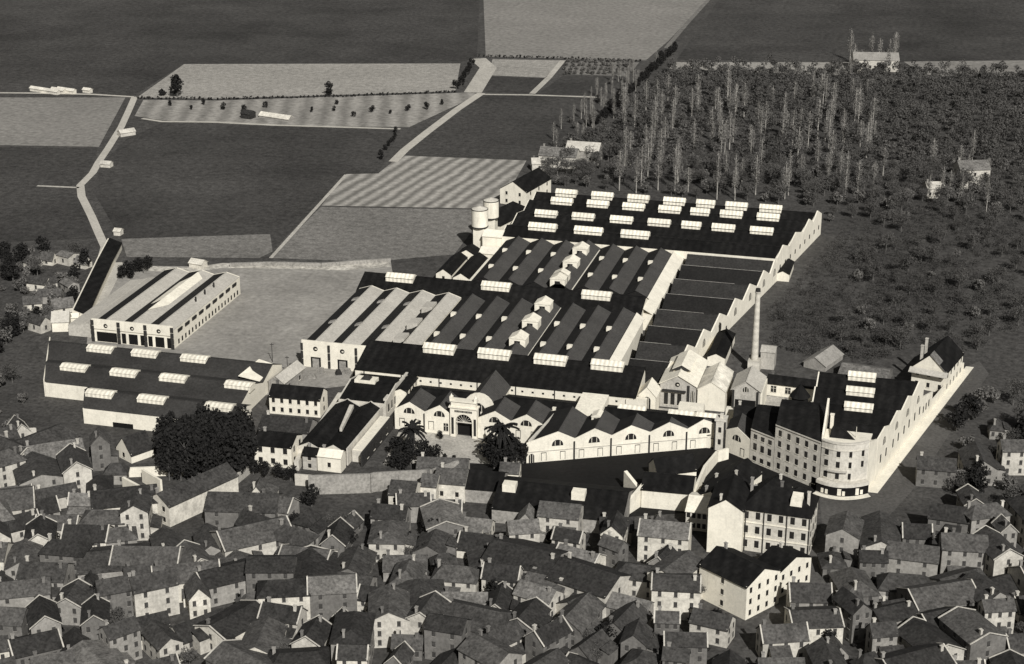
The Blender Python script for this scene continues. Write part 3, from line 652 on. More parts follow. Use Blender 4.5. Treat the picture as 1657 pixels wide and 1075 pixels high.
# ---------------- left courtyard wings
r=thing('courtyard_wing','long black-roofed wing with pale coping running down to the white end house','factory building',(-27,-104,0),group=FAC)
bays(r,'y',[(-35.2,4.4),(-31.0,6.4),(-27,4.4),(-23.2,6.4),(-19.6,4.4)],-122,-87,WHITE2,TAR,par=.3)
b=MB();b.hexa([(-25.4,-110,5.8),(-24.6,-110,5.8),(-27.2,-92,5.8),(-28.6,-92,5.8)],[(-25.4,-110,6.9),(-24.6,-110,6.9),(-27.2,-92,6.9),(-28.6,-92,6.9)]);part('roof_light',b,WHITE2,r)
r=rot_house('end_house','small white house with a dark window closing the courtyard wing','house',-22.8,-124.4,0,7.4,4.2,5.2,6.6,WHITE,WHITE,1,1,0,1)
r=rot_house('end_house','narrow grey house with two dark windows left of the white end house','house',-28.9,-124.6,0,4.4,4.4,5.0,6.6,TAR,GREYW,2,1,0,1)
r=thing('terrace_range','bright white flat terrace roof stepping down beside the palm court','terrace',(-15,-104,0),group=FAC)
b=MB();b.box(-18.6,-14.9,-118,-91.8,0,3.9);b.box(-19.3,-18.9,-121,-88,0,5.6);part('wall',b,WHITE2,r)
b=MB();b.box(-18.5,-15.3,-117.8,-92,3.903,4.1);part('terrace_floor',b,WHITE,r)
b=MB();b.box(-14.85,-14.3,-121,-91.8,0,4.6);part('parapet',b,IRON,r)
for y in (-116,-110,-104,-98): window(r,-14.3,y,1,90,'rect',1.2,2.2)
r=thing('courtyard_wing','black-roofed back wing with a white lantern between warehouse yard and gate','factory building',(-26,-75,0),group=FAC)
bays(r,'x',[(-86.2,6.0),(-75,8.0),(-64.5,6.0)],-34.5,-18.6,WHITE2,TAR,par=.3)
b=MB();b.box(-32.5,-25.5,-76.5,-72.6,6.5,8.8);b.hexa([(-30.6,-76.2,8.803),(-27.4,-76.2,8.803),(-27.4,-73,8.803),(-30.6,-73,8.803)],[(-29.4,-74.8,10),(-28.6,-74.8,10),(-28.6,-74.4,10),(-29.4,-74.4,10)],1);part('roof_lantern',b,[GLASSB,IRON],r)
b=MB();b.box(-19.8,-18.9,-85,-45.5,0,6.9);part('side_gallery',b,WHITE2,r)
win_row(r,(-18.6,-85),(-18.6,-66),6,2,'rect',1.2,2.6)
r=rot_house('link_block','white-walled block joining the back wing to the front hall','outbuilding',-16.8,-70.5,90,12,3.6,6.6,7.4,TAR,WHITE,2,4,0,0)
# walls of the left garden
def wall_line(label,pts,h,t,m,name='garden_wall',cat='wall',group=None,z0=0):
    b=MB()
    for p,q in zip(pts[:-1],pts[1:]):
        d=Vector((q[0]-p[0],q[1]-p[1]));d.normalize();n=Vector((-d.y,d.x))*t/2
        hp=p[2] if len(p)>2 else h;hq=q[2] if len(q)>2 else h
        b.hexa([(p[0]-n.x,p[1]-n.y,z0),(q[0]-n.x,q[1]-n.y,z0),(q[0]+n.x,q[1]+n.y,z0),(p[0]+n.x,p[1]+n.y,z0)],[(p[0]-n.x,p[1]-n.y,hp),(q[0]-n.x,q[1]-n.y,hq),(q[0]+n.x,q[1]+n.y,hq),(p[0]+n.x,p[1]+n.y,hp)])
    me=b.mesh(name,[m]);o=ob(name,me);return tag(o,label,cat,group)
wall_line('pale wall with broad coping running down left of the courtyard wing',[G(551,650),G(480,762)],3.2,1.4,WHITE2)
wall_line('grey stone garden wall stretching under the palm court',[G(500,800),G(600,797),G(608,795),G(700,790),G(742,775)],6.0,.8,STONE)
wall_line('short pale wall below the white end house',[G(478,785),G(540,790)],3.6,.6,WHITE2)
wall_line('bright white thin wall sloping down beside the black roofs',[G(1012,767,5)+(6.,),G(1045,790,5)+(2.6,),],6,1.1,GLASSB)
wall_line('bright white thin wall rising from the black roof corner to the white building',[G(1004,835,1)+(3.,),G(1042,795,4)+(7.,)],6,.8,WHITE)
wall_line('curving white garden wall from the turret down past the black roofs',[G(1178,733,2),G(1160,738,2),G(1140,762,2),G(1128,790,2),G(1119,815,2),G(1117,840,2)],3.6,.8,WHITE)
wall_line('white wall with pale top below the dark trees, long upper stretch',[G(205,772),G(308,768)],3.0,.7,WHITE)
wall_line('white wall running diagonally down to the pale long house',[G(200,787),G(258,818)],3.0,.8,WHITE)
wall_line('white angled wall between the two diagonal garden walls',[G(232,780),G(262,798)],4.2,.7,WHITE)
wall_line('pale wall below the white villa leading to the end house',[G(375,790),G(405,765)],3.0,.7,GREYW)
wall_line('pale boundary wall across the back of the factory yard',[G(372,432),G(440,430),G(520,432),G(632,424)],1.6,1.0,STONE)
# ---------------- houses between works and town
KN='houses just below the works'
rot_house('villa','white villa with three upper windows left of the courtyard wing','house',-40.5,-122.5,2,11.8,10,7.0,9.0,TAR,WHITE,2,3,2,1,ww=1.3,wh=1.8,group=KN)
rot_house('villa','long white two-storey house with dark roof behind the villa garden','house',-48.3,-86,3,17,8,6.2,8.8,TAR,WHITE,2,6,1,1,group=KN)
rot_house('town_house','dark low house between the white villa and the long white house','house',-44,-106,3,16,9,4.2,7,ROOFS[0],WALLS[1],1,3,1,2,group=KN)
rot_house('town_house','long pale windowed house above the left town, in line with the dark trees','house',-52.2,-158,66,26,9,6.5,9.2,ROOFS[1],WALLS[3],2,0,2,1,group=KN)
rot_house('town_house','house with one bright white triangular gable left of the dark trees','house',-84,-131,60,8,8,3,7.4,ROOFS[0],WHITE,1,0,1,0,group=KN)
rot_house('town_house','small white house between palm court and black roof','house',31.3,-119.5,8,5.6,7,4.8,6.6,ROOFS[2],WHITE,1,1,2,1,group=KN)
rot_house('town_house','white two-window house below the grey garden wall','house',7,-145,5,7.4,9,7.2,9.6,ROOFS[1],WALLS[3],2,2,1,1,group=KN)
rot_house('town_house','pale house with one dark window against the garden wall','house',17.2,-131.5,5,9,10,6,8.4,ROOFS[2],WALLS[3],1,2,1,1,group=KN)
rot_house('town_house','narrow white house left of the black roofs, below the palm','house',12.2,-136.5,5,4.6,8,6.4,8.4,ROOFS[2],WALLS[3],1,1,1,1,group=KN)
rot_house('town_house','low pale house with two shuttered windows under the palm court','house',11,-120.5,10,15,7,4.2,6.2,ROOFS[2],WALLS[2],1,2,1,1,group=KN)
r=rot_house('black_roof_hall','wide black-roofed hall with two white roof boxes in front of the street facade','hall',51,-134.5,2,37,21,4.6,8.6,TAR,STONE,1,0,0,0)
for x,y in ((-15,-3),(5,-3.4)):
    b=MB();b.box(x-1.9,x+1.9,y-1.5,y+1.5,6.4,9.2);part('roof_box',b,GLASSB,r,False)
rot_house('black_roof_hall','smaller black-roofed building left of the wide black hall','hall',25,-129,5,14,12,4.6,7.6,TAR,STONE,1,0,0,0)
rot_house('white_hall','blank white hall wall with black roof behind the white thin walls','hall',78.6,-119.6,3,14.4,11.5,6.0,8.6,TAR,WHITE,1,0,0,0)
rot_house('black_roof_hall','black-roofed shed with a white slanting gable near the street facade','hall',77,-104.5,30,12,8,4,7.4,TAR,WHITE,1,0,0,0)
rot_house('town_house','black-roofed house with white gable right of the curving wall','house',95.5,-108,70,17,10,4,7.2,TAR,WHITE,1,0,1,1,group=KN)
rot_house('town_house','black-roofed house with small white gable near the tall corner block','house',106.5,-114,70,13,9,4,7,TAR,WHITE,1,0,1,2,group=KN)
rot_house('town_house','low black-roofed house behind the tall white gable','house',94,-121,75,16,11,6,9.2,TAR,WHITE,1,0,1,2,group=KN)
rot_house('town_house','black-roofed house with a bright white gable above the three-storey block','house',113.5,-120,72,12,8,4,7,TAR,WHITE,1,0,0,1,group=KN)
r=rot_house('open_shed','white mono-roofed shed on dark posts left of the tall white gable','outbuilding',90,-130,0,7.4,12,6,8,GLASSB,WHITE2,2,5,0,0)
r=rot_house('tall_house','tall blank white gable house towering over the small roofs','house',98.8,-139.5,90,16,9.4,13.6,16.6,TAR,WHITE,4,0,0,1,group=KN)
r=rot_house('office_block','long three-storey building with rows of windows and a black hipped roof','house',112.2,-137.6,-3,18.8,13.5,12.8,17.2,TAR,WHITE2,3,6,3,3,hip=5,ww=1.2,wh=2.1)
b=MB()
for z in (4.2,8.6):b.box(-9.6,9.6,-6.98,-6.76,z,z+.3)
b.box(-9.6,9.6,-6.98,-6.76,12.3,12.6);part('string_course',b,WHITE,r,False)
for x in (-8,-3,3.2,9.3):
    b=MB();b.box(x-.12,x+.12,-7.1,-6.99,0,12.2);part('downpipe',b,IRON,r,False)
b=MB();b.hexa([(3.4,-4.6,14.2),(6.6,-4.6,14.2),(6.6,-1.0,14.2),(3.4,-1.0,14.2)],[(3.6,-4.4,16.4),(6.4,-4.4,16.4),(6.4,-1,16.9),(3.6,-1,16.9)]);part('dormer',b,GLASSB,r,False)
r=rot_house('tall_house','white-walled house with black roof at the bottom, nearest the lower edge','house',106.2,-171.5,-33,16,13,9.6,12.6,TAR,WHITE,3,1,4,1,group=KN,ww=.9)
rot_house('tall_house','narrow white house with black roof joined right of the bottom white house','house',116.2,-160.5,-33,8,13,7.6,10,TAR,WHITE,2,1,4,1,group=KN,ww=.9)
# ================================================================ GROUND
def poly(name,pts,m,z,label=None):
    b=MB();w=[G(*p) for p in pts];b.quad(*[(x,y,z) for x,y in w]);me=b.mesh(name,[m],recalc=False)
    if me.polygons[0].normal.z<0: me.flip_normals()
    o=ob(name,me);o['kind']='structure';o['category']=name.replace('_',' ')
    if label:o['label']=label
    return o
def path(name,pts,w,m,z,label=None):
    W=[Vector(G(*p)) for p in pts];b=MB();L_=[];R_=[]
    for i,p in enumerate(W):
        a=W[max(i-1,0)];c=W[min(i+1,len(W)-1)];d=(c-a).normalized();n=Vector((-d.y,d.x))*w/2
        L_.append(p+n);R_.append(p-n)
    for i in range(len(W)-1):
        b.quad((R_[i].x,R_[i].y,z),(R_[i+1].x,R_[i+1].y,z),(L_[i+1].x,L_[i+1].y,z),(L_[i].x,L_[i].y,z))
    o=ob(name,b.mesh(name,[m],recalc=False));o['kind']='structure';o['category']=name.replace('_',' ')
    if label:o['label']=label
    return o
GD=mat('dark_pasture',.062,.02,.22,.35,.32,s3=1.1,a3=.28)
GP=mat('park_ground',.055,.02,.2,.4,.35,s3=1.1,a3=.3)
TOWNG=mat('town_ground',.055,.05,.3,.7,.4)
FL=mat('light_field',.27,.02,.10,.3,.22,s3=1.1,a3=.28)
FL2=mat('light_field_plots',.245,.02,.12,.35,.25,stripe=(1,.3,0,11,.20,2.5))
FM=mat('mid_field',.155,.02,.14,.35,.28,s3=1.1,a3=.28)
FM2=mat('grey_field',.20,.02,.10,.35,.25)
FD=mat('ploughed_field',.050,.012,.3,.35,.34,s3=1.1,a3=.28)
FD2=mat('ploughed_field_streaked',.050,.012,.34,.35,.34,s3=1.1,a3=.28,stripe=(-.35,1,0,38,.05,9))
FS=mat('striped_field',.27,.02,.10,.35,.22,stripe=(1,-.12,0,6.4,.34,4))
YD=mat('factory_yard',.245,.03,.2,.5,.2,s3=.15,a3=.08)
RD=mat('pale_lane',.42,.1,.1,.8,.12)
RB=mat('rubble',.42,.1,.4,.6,.4)
b=MB();b.quad((-2500,-700,-.05),(2500,-700,-.05),(2500,6000,-.05),(-2500,6000,-.05));struct('ground',b,GD)
Z=.0
poly('field',[(-60,-60),(778,-60),(772,92),(745,101),(298,103),(215,156),(-60,150)],FD2,.02)
poly('field',[(298,104),(745,103),(737,148),(350,160),(222,158)],FL,.03,'broad pale field at the upper left')
poly('allotment_plots',[(232,162),(350,163),(760,150),(777,153),(662,206),(440,204),(262,195),(218,188)],FL2,.03)
poly('field',[(262,199),(648,211),(612,281),(560,282),(442,405),(438,378),(196,386),(152,312),(162,268),(205,225)],FD2,.035,'large dark field left of the striped plots')
poly('field',[(196,387),(437,379),(441,407),(420,418),(205,416)],FM,.03)
poly('striped_plots',[(560,282),(612,281),(648,252),(852,260),(822,312),(790,338),(520,333)],FS,.03)
poly('field',[(519,335),(790,340),(735,412),(600,424),(438,418)],FM,.03)
poly('field',[(783,153),(968,158),(965,235),(852,258),(652,250)],FD,.03,'dark field crossed by a pale lane at its left edge')
poly('field',[(797,96),(908,98),(882,126),(790,122)],FL,.03)
poly('field',[(788,124),(880,127),(860,150),(785,149)],FD,.03)
poly('field',[(912,122),(1012,125),(975,155),(872,151)],FD,.03)
poly('orchard_ground',[(918,99),(1035,101),(1014,124),(912,120)],FM,.03)
poly('field',[(780,-60),(1200,-60),(1082,66),(1045,98),(786,92)],FM2,.03)
poly('field',[(1205,-60),(1750,-60),(1750,97),(1450,100),(1095,97)],FD2,.03)
poly('field',[(1088,101),(1375,101),(1400,118),(1350,122),(1083,112)],FL,.035)
poly('field',[(1462,100),(1750,97),(1750,122),(1500,124)],FM2,.035)
poly('field',[(-60,158),(203,158),(160,238),(-60,234)],FM2,.03)
poly('field',[(-60,238),(158,240),(150,268),(128,300),(-60,297)],FD,.03)
poly('field',[(-60,304),(127,306),(160,385),(-60,395)],FD,.03)
poly('scrub_ground',[(-60,398),(160,390),(175,420),(105,520),(70,560),(-60,565)],GP,.03)
poly('factory_yard',[(150,470),(185,430),(370,432),(632,422),(640,470),(600,620),(430,640),(140,560)],YD,.02)
poly('park_ground',[(1083,113),(1750,124),(1750,650),(1560,597),(1300,560),(1325,350),(880,315),(862,255),(966,235)],GP,.025)
poly('town_ground',[(-100,560),(60,560),(150,660),(500,740),(860,740),(1150,720),(1330,780),(1560,600),(1800,640),(1900,1250),(-200,1250)],TOWNG,.01)
poly('street',[(745,752),(848,748),(1154,722),(1330,785),(1325,800),(1200,815),(1120,830),(1000,838),(820,815),(750,790)],ASPH,.04)
poly('street',[(1325,796),(1410,790),(1563,594),(1585,585),(1600,605),(1570,650),(1480,790),(1370,910),(1260,1075),(1190,1075),(1290,920),(1330,850)],ASPH2,.04)
poly('forecourt',[(645,700),(706,700),(768,707),(848,750),(800,752),(740,748),(620,752)],GRAV,.045)
poly('garden_ground',[(540,650),(640,665),(575,757),(745,752),(745,790),(480,762)],GP,.035)
# pavement with kerb
b=MB()
yy=[-99+2*i for i in range(0,55)]
b.hexa([(XD(-99)+.02,-99,.0),(XD(8)+.02,8,.0),(XD(8)+2.6,8,.0),(XD(-99)+3.4,-99,.0)],[(XD(-99)+.02,-99,.16),(XD(8)+.02,8,.16),(XD(8)+2.6,8,.16),(XD(-99)+3.4,-99,.16)])
struct('pavement',b,PAVE)
b=MB();ribbon(b,cp,cen,0,.14,3.3,1.5);struct('pavement',b,PAVE)
# lanes
path('lane',[(218,157),(208,180),(196,206),(175,240),(160,262),(150,280),(130,300),(132,318),(148,350),(160,378),(170,400),(162,428),(140,470)],3.6,RD,.06,'pale winding lane down the left side')
path('lane',[(-60,150),(60,151),(150,153),(216,157)],2.6,RD,.05)
path('lane',[(779,151),(740,177),(690,215),(655,243),(636,262)],4.6,RD,.06,'straight pale lane leading up to the field corner')
path('lane',[(190,425),(178,455),(165,480),(155,510),(150,545)],5,RD,.06)
path('track',[(230,192),(262,197),(350,198),(450,203),(648,209)],2.4,RD,.06)
path('track',[(911,98),(888,126),(861,152)],3.5,mat('worn_track',.38,.1,.15,.8,.2),.06)
path('track',[(782,153),(860,154),(975,158)],2.6,MC['worn_track'],.055)
path('track',[(1200,-60),(1110,40),(1078,78)],3,FM,.06)
path('track',[(60,301),(128,304)],2,MC['worn_track'],.06)
path('track',[(773,95),(790,110),(765,150)],10,MC['worn_track'],.05)
path('track',[(438,418),(560,283)],1.6,MC['worn_track'],.05)
path('rubble_strip',[(195,432),(300,438),(360,430),(450,431),(560,434),(630,428)],6,RB,.05)
ORD_='first second third fourth fifth sixth seventh eighth ninth tenth eleventh twelfth thirteenth fourteenth'.split()
def far(name,label,cat,px,py,rz,L_,W_,e,r_,rm,wm,**k):
    x,y=G(px,py);return rot_house(name,label,cat,x,y,rz,L_,W_,e,r_,rm,wm,**k)
# ================================================================ TREES
def leafblob(rng,n,cx,cy,cz,rx,ry,rz,size,verts,faces,clumps=9):
    cs=[]
    for _ in range(clumps):
        while True:
            p=rng.uniform(-1,1,3)
            if (p**2).sum()<1: break
        cs.append(p*.72)
    per=n//clumps
    for c in cs:
        k=rng.uniform(.28,.5)
        for _ in range(per):
            d=rng.normal(size=3);d/=np.linalg.norm(d)+1e-9;d=c+d*k*rng.uniform(.6,1.05)
            p=np.array([cx+d[0]*rx,cy+d[1]*ry,cz+d[2]*rz])
            a=rng.normal(size=3);a/=np.linalg.norm(a);b_=np.cross(a,rng.normal(size=3));b_/=np.linalg.norm(b_)+1e-9
            s=size*rng.uniform(.6,1.3);i=len(verts)
            verts+= [tuple(p-a*s),tuple(p+b_*s*.7),tuple(p+a*s),tuple(p-b_*s*.7)];faces.append((i,i+1,i+2,i+3))
def crown_mesh(seed,n,cz,rx,rz,size,m,clumps):
    rng=np.random.default_rng(seed);v=[];f=[];leafblob(rng,n,0,0,cz,rx,rx,rz,size,v,f,clumps)
    me=bpy.data.meshes.new('crown');me.from_pydata(v,[],f);me.materials.append(m);return me
def trunk_mesh(seed,h,r0,m,limbs=4,spread=2.0,up=.5):
    rnd=random.Random(seed);b=MB();b.bar((0,0,-.1),(0,0,h),r0,0,6,r0*.45)
    for k in range(limbs):
        a=rnd.uniform(0,6.28);z=h*rnd.uniform(up,.9);b.bar((0,0,z),(math.cos(a)*spread,math.sin(a)*spread,z+spread*rnd.uniform(.6,1.2)),r0*.4,0,4,r0*.12)
    return b.mesh('trunk',[m])
TR={}
def proto(kind,seeds,mk):TR[kind]=[mk(s) for s in seeds]
proto('broad',range(4),lambda s:(crown_mesh(s,1300,6.0,4.3,3.6,.24,LEAFM,13),trunk_mesh(s,6.5,.3,BARK,5,2.4)))
proto('dark',range(10,14),lambda s:(crown_mesh(s,760,5.6,4.2,4.4,.5,LEAFD,12),trunk_mesh(s,6,.35,BARK,4,2.2)))
proto('poplar',range(20,25),lambda s:(crown_mesh(s,620,9.8,1.9,6.8,.2,LEAFP,14),trunk_mesh(s,15,.24,BARKP,7,1.3,.3)))
proto('grey',range(30,33),lambda s:(crown_mesh(s,420,4.4,3.2,2.9,.42,LEAFG,9),trunk_mesh(s,4.5,.25,BARK,4,1.8)))
proto('bush',range(40,43),lambda s:(crown_mesh(s,260,1.3,1.7,1.2,.36,LEAFG,7),trunk_mesh(s,1.2,.1,BARK,3,.8)))
proto('dbush',range(50,53),lambda s:(crown_mesh(s,260,1.3,1.7,1.3,.36,LEAFD,7),trunk_mesh(s,1.2,.1,BARK,3,.8)))
NAMES=dict(broad='broadleaf_tree',dark='evergreen_tree',poplar='poplar_tree',grey='garden_tree',bush='shrub',dbush='shrub')
rt=random.Random(3)
def tree(kind,x,y,s,label,group,sz=None):
    cm,tm=rt.choice(TR[kind])
    t=thing(NAMES[kind],label,'shrub' if 'bush' in kind else 'tree',(x,y,0),rt.uniform(0,6.28),group)
    t.scale=(s,s,sz or s)
    ob('crown',cm,t);ob('trunk',tm,t)
    return t
def inpoly(x,y,P_):
    c=False;j=len(P_)-1
    for i in range(len(P_)):
        if (P_[i][1]>y)!=(P_[j][1]>y) and x<(P_[j][0]-P_[i][0])*(y-P_[i][1])/(P_[j][1]-P_[i][1])+P_[i][0]: c=not c
        j=i
    return c
# the wood behind and right of the works: nearest ones one by one, the rest as one mass
WOOD=[(1085,114),(1400,120),(1680,124),(1680,520),(1600,560),(1565,575),(1470,560),(1420,590),(1300,575),(1245,560),(1250,480),(1345,350),(1290,335),(880,305),(880,255),(965,225)]
wp=[G(*p) for p in WOOD]
xs=[p[0] for p in wp];ysn=[p[1] for p in wp]
pts=[];rw=random.Random(11)
y=min(ysn)
while y<max(ysn):
    x=min(xs)
    while x<max(xs):
        px=x+rw.uniform(-2.8,2.8);py=y+rw.uniform(-2.8,2.8)
        if inpoly(px,py,wp): pts.append((px,py))
        x+=7.6
    y+=7.6
pts=[p for p in pts if P(*p)[0]<1690 and not (p[0]<112 and p[0]>50 and p[1]<148) ]
def lawn(px,py): # open darker ground patches
    return ((px-1340)/45)**2+((py-415)/40)**2<1 or ((px-1345)/38)**2+((py-480)/24)**2<1 or ((px-1335)/30)**2+((py-590)/25)**2<1
pts=[p for p in pts if not lawn(*P(*p))]
pop=[p for p in pts if 160<P(*p)[1]<330 and 1000<P(*p)[0]<1440 and rw.random()<.27]
popset=set(pop)
rest=sorted([p for p in pts if p not in popset and (P(*p)[1]<335 or rw.random()<.38)],key=lambda p:math.hypot(p[0]-CAM[0],p[1]-CAM[1]))
pop.sort(key=lambda p:math.hypot(p[0]-CAM[0],p[1]-CAM[1]))
for p in pop[:170]:
    tree('poplar',p[0],p[1],rt.uniform(.9,1.25),'slender pale poplar standing above the dark wood behind the works','pale poplars in the wood',None if rt.random()<.5 else rt.uniform(.7,1.5))
for p in rest[:290]:
    tree('broad' if rt.random()<.8 else 'grey',p[0],p[1],rt.uniform(.6,1.15) if P(*p)[1]<350 else rt.uniform(.55,1.0),'dark broadleaf tree in the near part of the wood right of the works','dark trees of the near wood')
def mass(name,plist,label,n,size,m,hs=(5,8),cat='wood',rad=3.6):
    rng=np.random.default_rng(5);v=[];f=[]
    for (x,y) in plist:
        h=rng.uniform(*hs);leafblob(rng,n,x,y,h*.6,rad,rad,h*.45,size,v,f,4)
    me=bpy.data.meshes.new(name);me.from_pydata(v,[],f);me.materials.append(m);o=ob(name,me);tag(o,label,cat,kind='stuff');return o
mass('far_wood',rest[290:],'far part of the dark wood reading as one mass below the top fields',260,.42,LEAFM,(7,11),rad=4.6)
sc=[]
while len(sc)<1500:
    qx,qy=rw.uniform(1215,1690),rw.uniform(335,600)
    x,y=G(qx,qy)
    if inpoly(x,y,wp) and x>Qhi(y)+9 and rw.random()<.35+.65*(math.sin(x*.06+y*.03)*math.sin(y*.045)>-.2): sc.append((x,y))
mass('scrub',sc,'low feathery scrub spreading over the dark park right of the works',60,.22,mat('scrub_twigs',.055,.05,.2,.5,.3),(1.0,3.6),cat='scrub',rad=3.2)
# hedges and tree rows
def row(kind,pa,pb,n,s,label,group,jit=1.0):
    for i in range(n):
        t=(i+.5)/n;x,y=G(pa[0]+(pb[0]-pa[0])*t,pa[1]+(pb[1]-pa[1])*t)
        tree(kind,x+rt.uniform(-jit,jit),y+rt.uniform(-jit,jit),s*rt.uniform(.8,1.2),label,group)
row('dark',(1090,82),(965,205),26,.62,'dark tree in the slanting row along the left edge of the wood','slanting row of dark trees',2)
row('dark',(768,103),(738,147),8,.5,'dark tree in the short row by the top lane','short row of dark trees by the lane',1)
row('dark',(645,212),(612,262),7,.36,'small dark tree on the edge of the large dark field','small trees on the field edge')
for (pa,pb,lab) in (((222,160),(350,162),'low dark hedge under the lone field tree'),((352,162),(560,157),'long low dark hedge between pale field and allotments'),((562,157),(745,150),'low dark hedge running up to the short tree row'),((778,92),(1040,100),'low dark hedge below the topmost pale field')):
    A_=G(*pa);B_=G(*pb);n=int(math.hypot(A_[0]-B_[0],A_[1]-B_[1])/2.2);rng=np.random.default_rng(n);v=[];f=[]
    for i in range(n):
        t=i/n;leafblob(rng,14,A_[0]+(B_[0]-A_[0])*t,A_[1]+(B_[1]-A_[1])*t,.9,1.5,1.3,.9,.5,v,f,2)
    me=bpy.data.meshes.new('hedge');me.from_pydata(v,[],f);me.materials.append(LEAFD);tag(ob('hedge',me),lab,'hedge','low field hedges')
x,y=G(287,157);tree('dark',x,y,1.3,'lone round dark tree at the left of the pale upper field','lone field trees')
x,y=G(262,155);tree('dbush',x,y,1.6,'small dark bush left of the lone field tree','lone field trees')
x,y=G(533,155);tree('dark',x,y,.8,'single dark tree on the hedge line mid-way along the pale field','lone field trees')
for i,(px,py) in enumerate([(275,172),(310,178),(330,170),(362,178),(395,182),(430,175),(505,182),(541,180),(545,170),(572,190),(602,182),(632,185),(660,180),(690,178),(715,170)]):
    x,y=G(px,py);tree('dark',x,y,rt.uniform(.25,.5),'small dark tree on the allotment strip','allotment trees')
rr=random.Random(9)
for i in range(46):
    px=920+ (i%12)*9.2+rr.uniform(-2,2)+ (i//12)*-2;py=102+(i//12)*6+rr.uniform(-1,1)
    x,y=G(px,py);tree('bush',x,y,1.0,'small pale fruit tree in the orchard grid at the top','orchard fruit trees')
# left scrub
for i in range(60):
    t=rr.random();px=1075-t*125+rr.uniform(-62,-8);py=112+t*120+rr.uniform(-8,14)
    x,y=G(px,py);tree(rr.choice(['poplar','grey','poplar']),x,y,rr.uniform(.5,.8),'pale bare tree on the slope left of the slanting dark row','pale trees left of the dark row')
for i in range(18):
    x,y=G(rr.uniform(1372,1450),rr.uniform(92,135));tree(rr.choice(['poplar','grey']),x,y,rr.uniform(.8,1.3),'pale tree in the clump around the grey farm block at the top','pale clump at the top right')
for i in range(16):
    x,y=G(rr.uniform(1500,1600),rr.uniform(255,345));tree(rr.choice(['poplar','grey']),x,y,rr.uniform(.7,1.1),'pale tree beside the villa at the right edge of the wood','pale trees round the villa')
for i in range(70):
    px=rr.uniform(-40,150);py=rr.uniform(405,700)
    if px>165-(py-400)*.45: continue
    if py>560 and px>40: continue
    x,y=G(px,py);tree(rr.choice(['grey','bush','dark','broad']),x,y,rr.uniform(.5,1.0),'loose garden tree or bush in the scrubby gardens at the left edge','garden trees at the left edge')
for i,(px,py) in enumerate([(205,440),(215,437),(225,433),(232,436),(240,430),(212,446),(198,446)]):
    x,y=G(px,py+6);tree('dark',x,y,.6,'dark tree in the small clump behind the warehouse','clump behind the warehouse')
for i in range(14):
    px=58+(i%4)*24+rr.uniform(-8,8);py=432+(i//4)*32+rr.uniform(-8,8)
    if px>158-(py-400)*.5: continue
    far('garden_house','small cottage in the gardens left of the long shed, %s from the back'%ORD_[i],'house',px,py,rr.uniform(-40,40),rr.uniform(5,9),rr.uniform(4,6),rr.uniform(2.4,4),rr.uniform(4.5,6),ROOFS[rr.choice((1,2,3))],WALLS[rr.choice((1,2,3))],nL=1,nW=1,chim=0,kind='town',ww=.9,group='cottages in the left gardens')
for i in range(60):
    px=rr.uniform(-40,150);py=rr.uniform(420,560)
    if px>158-(py-400)*.5: continue
    x,y=G(px,py);tree(rr.choice(['grey','bush','bush','dbush','grey']),x,y,rr.uniform(.5,1.0),'loose garden tree or bush in the scrubby gardens at the left edge','garden trees at the left edge')
# yard goods
for i,(px,py) in enumerate([(478,598),(486,604),(520,603),(548,606),(562,604),(578,609),(505,612),(596,608)]):
    x,y=G(px,py);b=MB();w_=rr.uniform(1.6,3.2)
    for q in range(3): b.box(-w_/2+q*.2,w_/2-q*.25,-.8,.8,q*.55,q*.55+.5)
    o=ob('goods_stack',b.mesh('goods_stack',[IRON if i%2 else STONE]),None,(x,y,0.05),rr.uniform(-.4,.6));tag(o,'low stack of goods, %s from the left before the pale-tiled hall'%ORD_[i],'stack','stacks of goods in the yard')
# dark cluster by the villa
for i in range(95):
    px=rr.uniform(262,402);py=rr.uniform(712,778)
    if py<706+ (300-px)*.5 or (px<262 and py>748): continue
    x,y=G(px,py);q=rr.uniform(.65,1.15);tree('dark',x,y,q,'tall dark evergreen in the dense garden left of the white villa','dense dark garden trees',q*rr.uniform(.9,1.35))
for (px,py) in [(390,690),(395,705),(372,690),(350,695),(320,700),(410,760),(430,765),(450,768),(470,770)]:
    x,y=G(px,py+8);tree('dark',x,y,.75 if py<750 else .55,'dark garden tree bordering the white villa','trees around the white villa')
# palms
def palm_mesh(seed):
    rnd=random.Random(seed);b=MB()
    for k in range(34):
        a=rnd.uniform(0,6.28);el=rnd.uniform(-.3,1.3);L_=rnd.uniform(3.2,4.6);prev=Vector((0,0,7.5));
        for s_ in range(5):
            t=(s_+1)/5;rad=L_*t*math.cos(el*(1-.3*t));z=7.5+L_*t*math.sin(el)-2.6*t*t
            p=Vector((math.cos(a)*rad,math.sin(a)*rad,z));side=Vector((-math.sin(a),math.cos(a),0))*(.55*(1-.7*t)+.1)
            b.quad(prev-side,prev+side,p+side*.8,p-side*.8);b.quad(prev-side*.2+Vector((0,0,.3)),prev+side*.2+Vector((0,0,-.3)),p+Vector((0,0,-.25)),p+Vector((0,0,.25)));prev=p
    return b.mesh('fronds',[LEAFD],recalc=False)
def palm(px,py,s,label):
    x,y=G(px,py);t=thing('palm_tree',label,'palm tree',(x,y,0),0,'palms before the gate');t.scale=(s,s,s)
    ob('fronds',palm_mesh(int(px)),t);b=MB();b.bar((0,0,-.1),(0,0,7.6),.45,0,9,.32);ob('trunk',b.mesh('trunk',[BARK]),t)
palm(668,742,1.25,'dark palm with spreading fronds left of the gate');palm(812,748,1.45,'tall dark palm right of the gate')
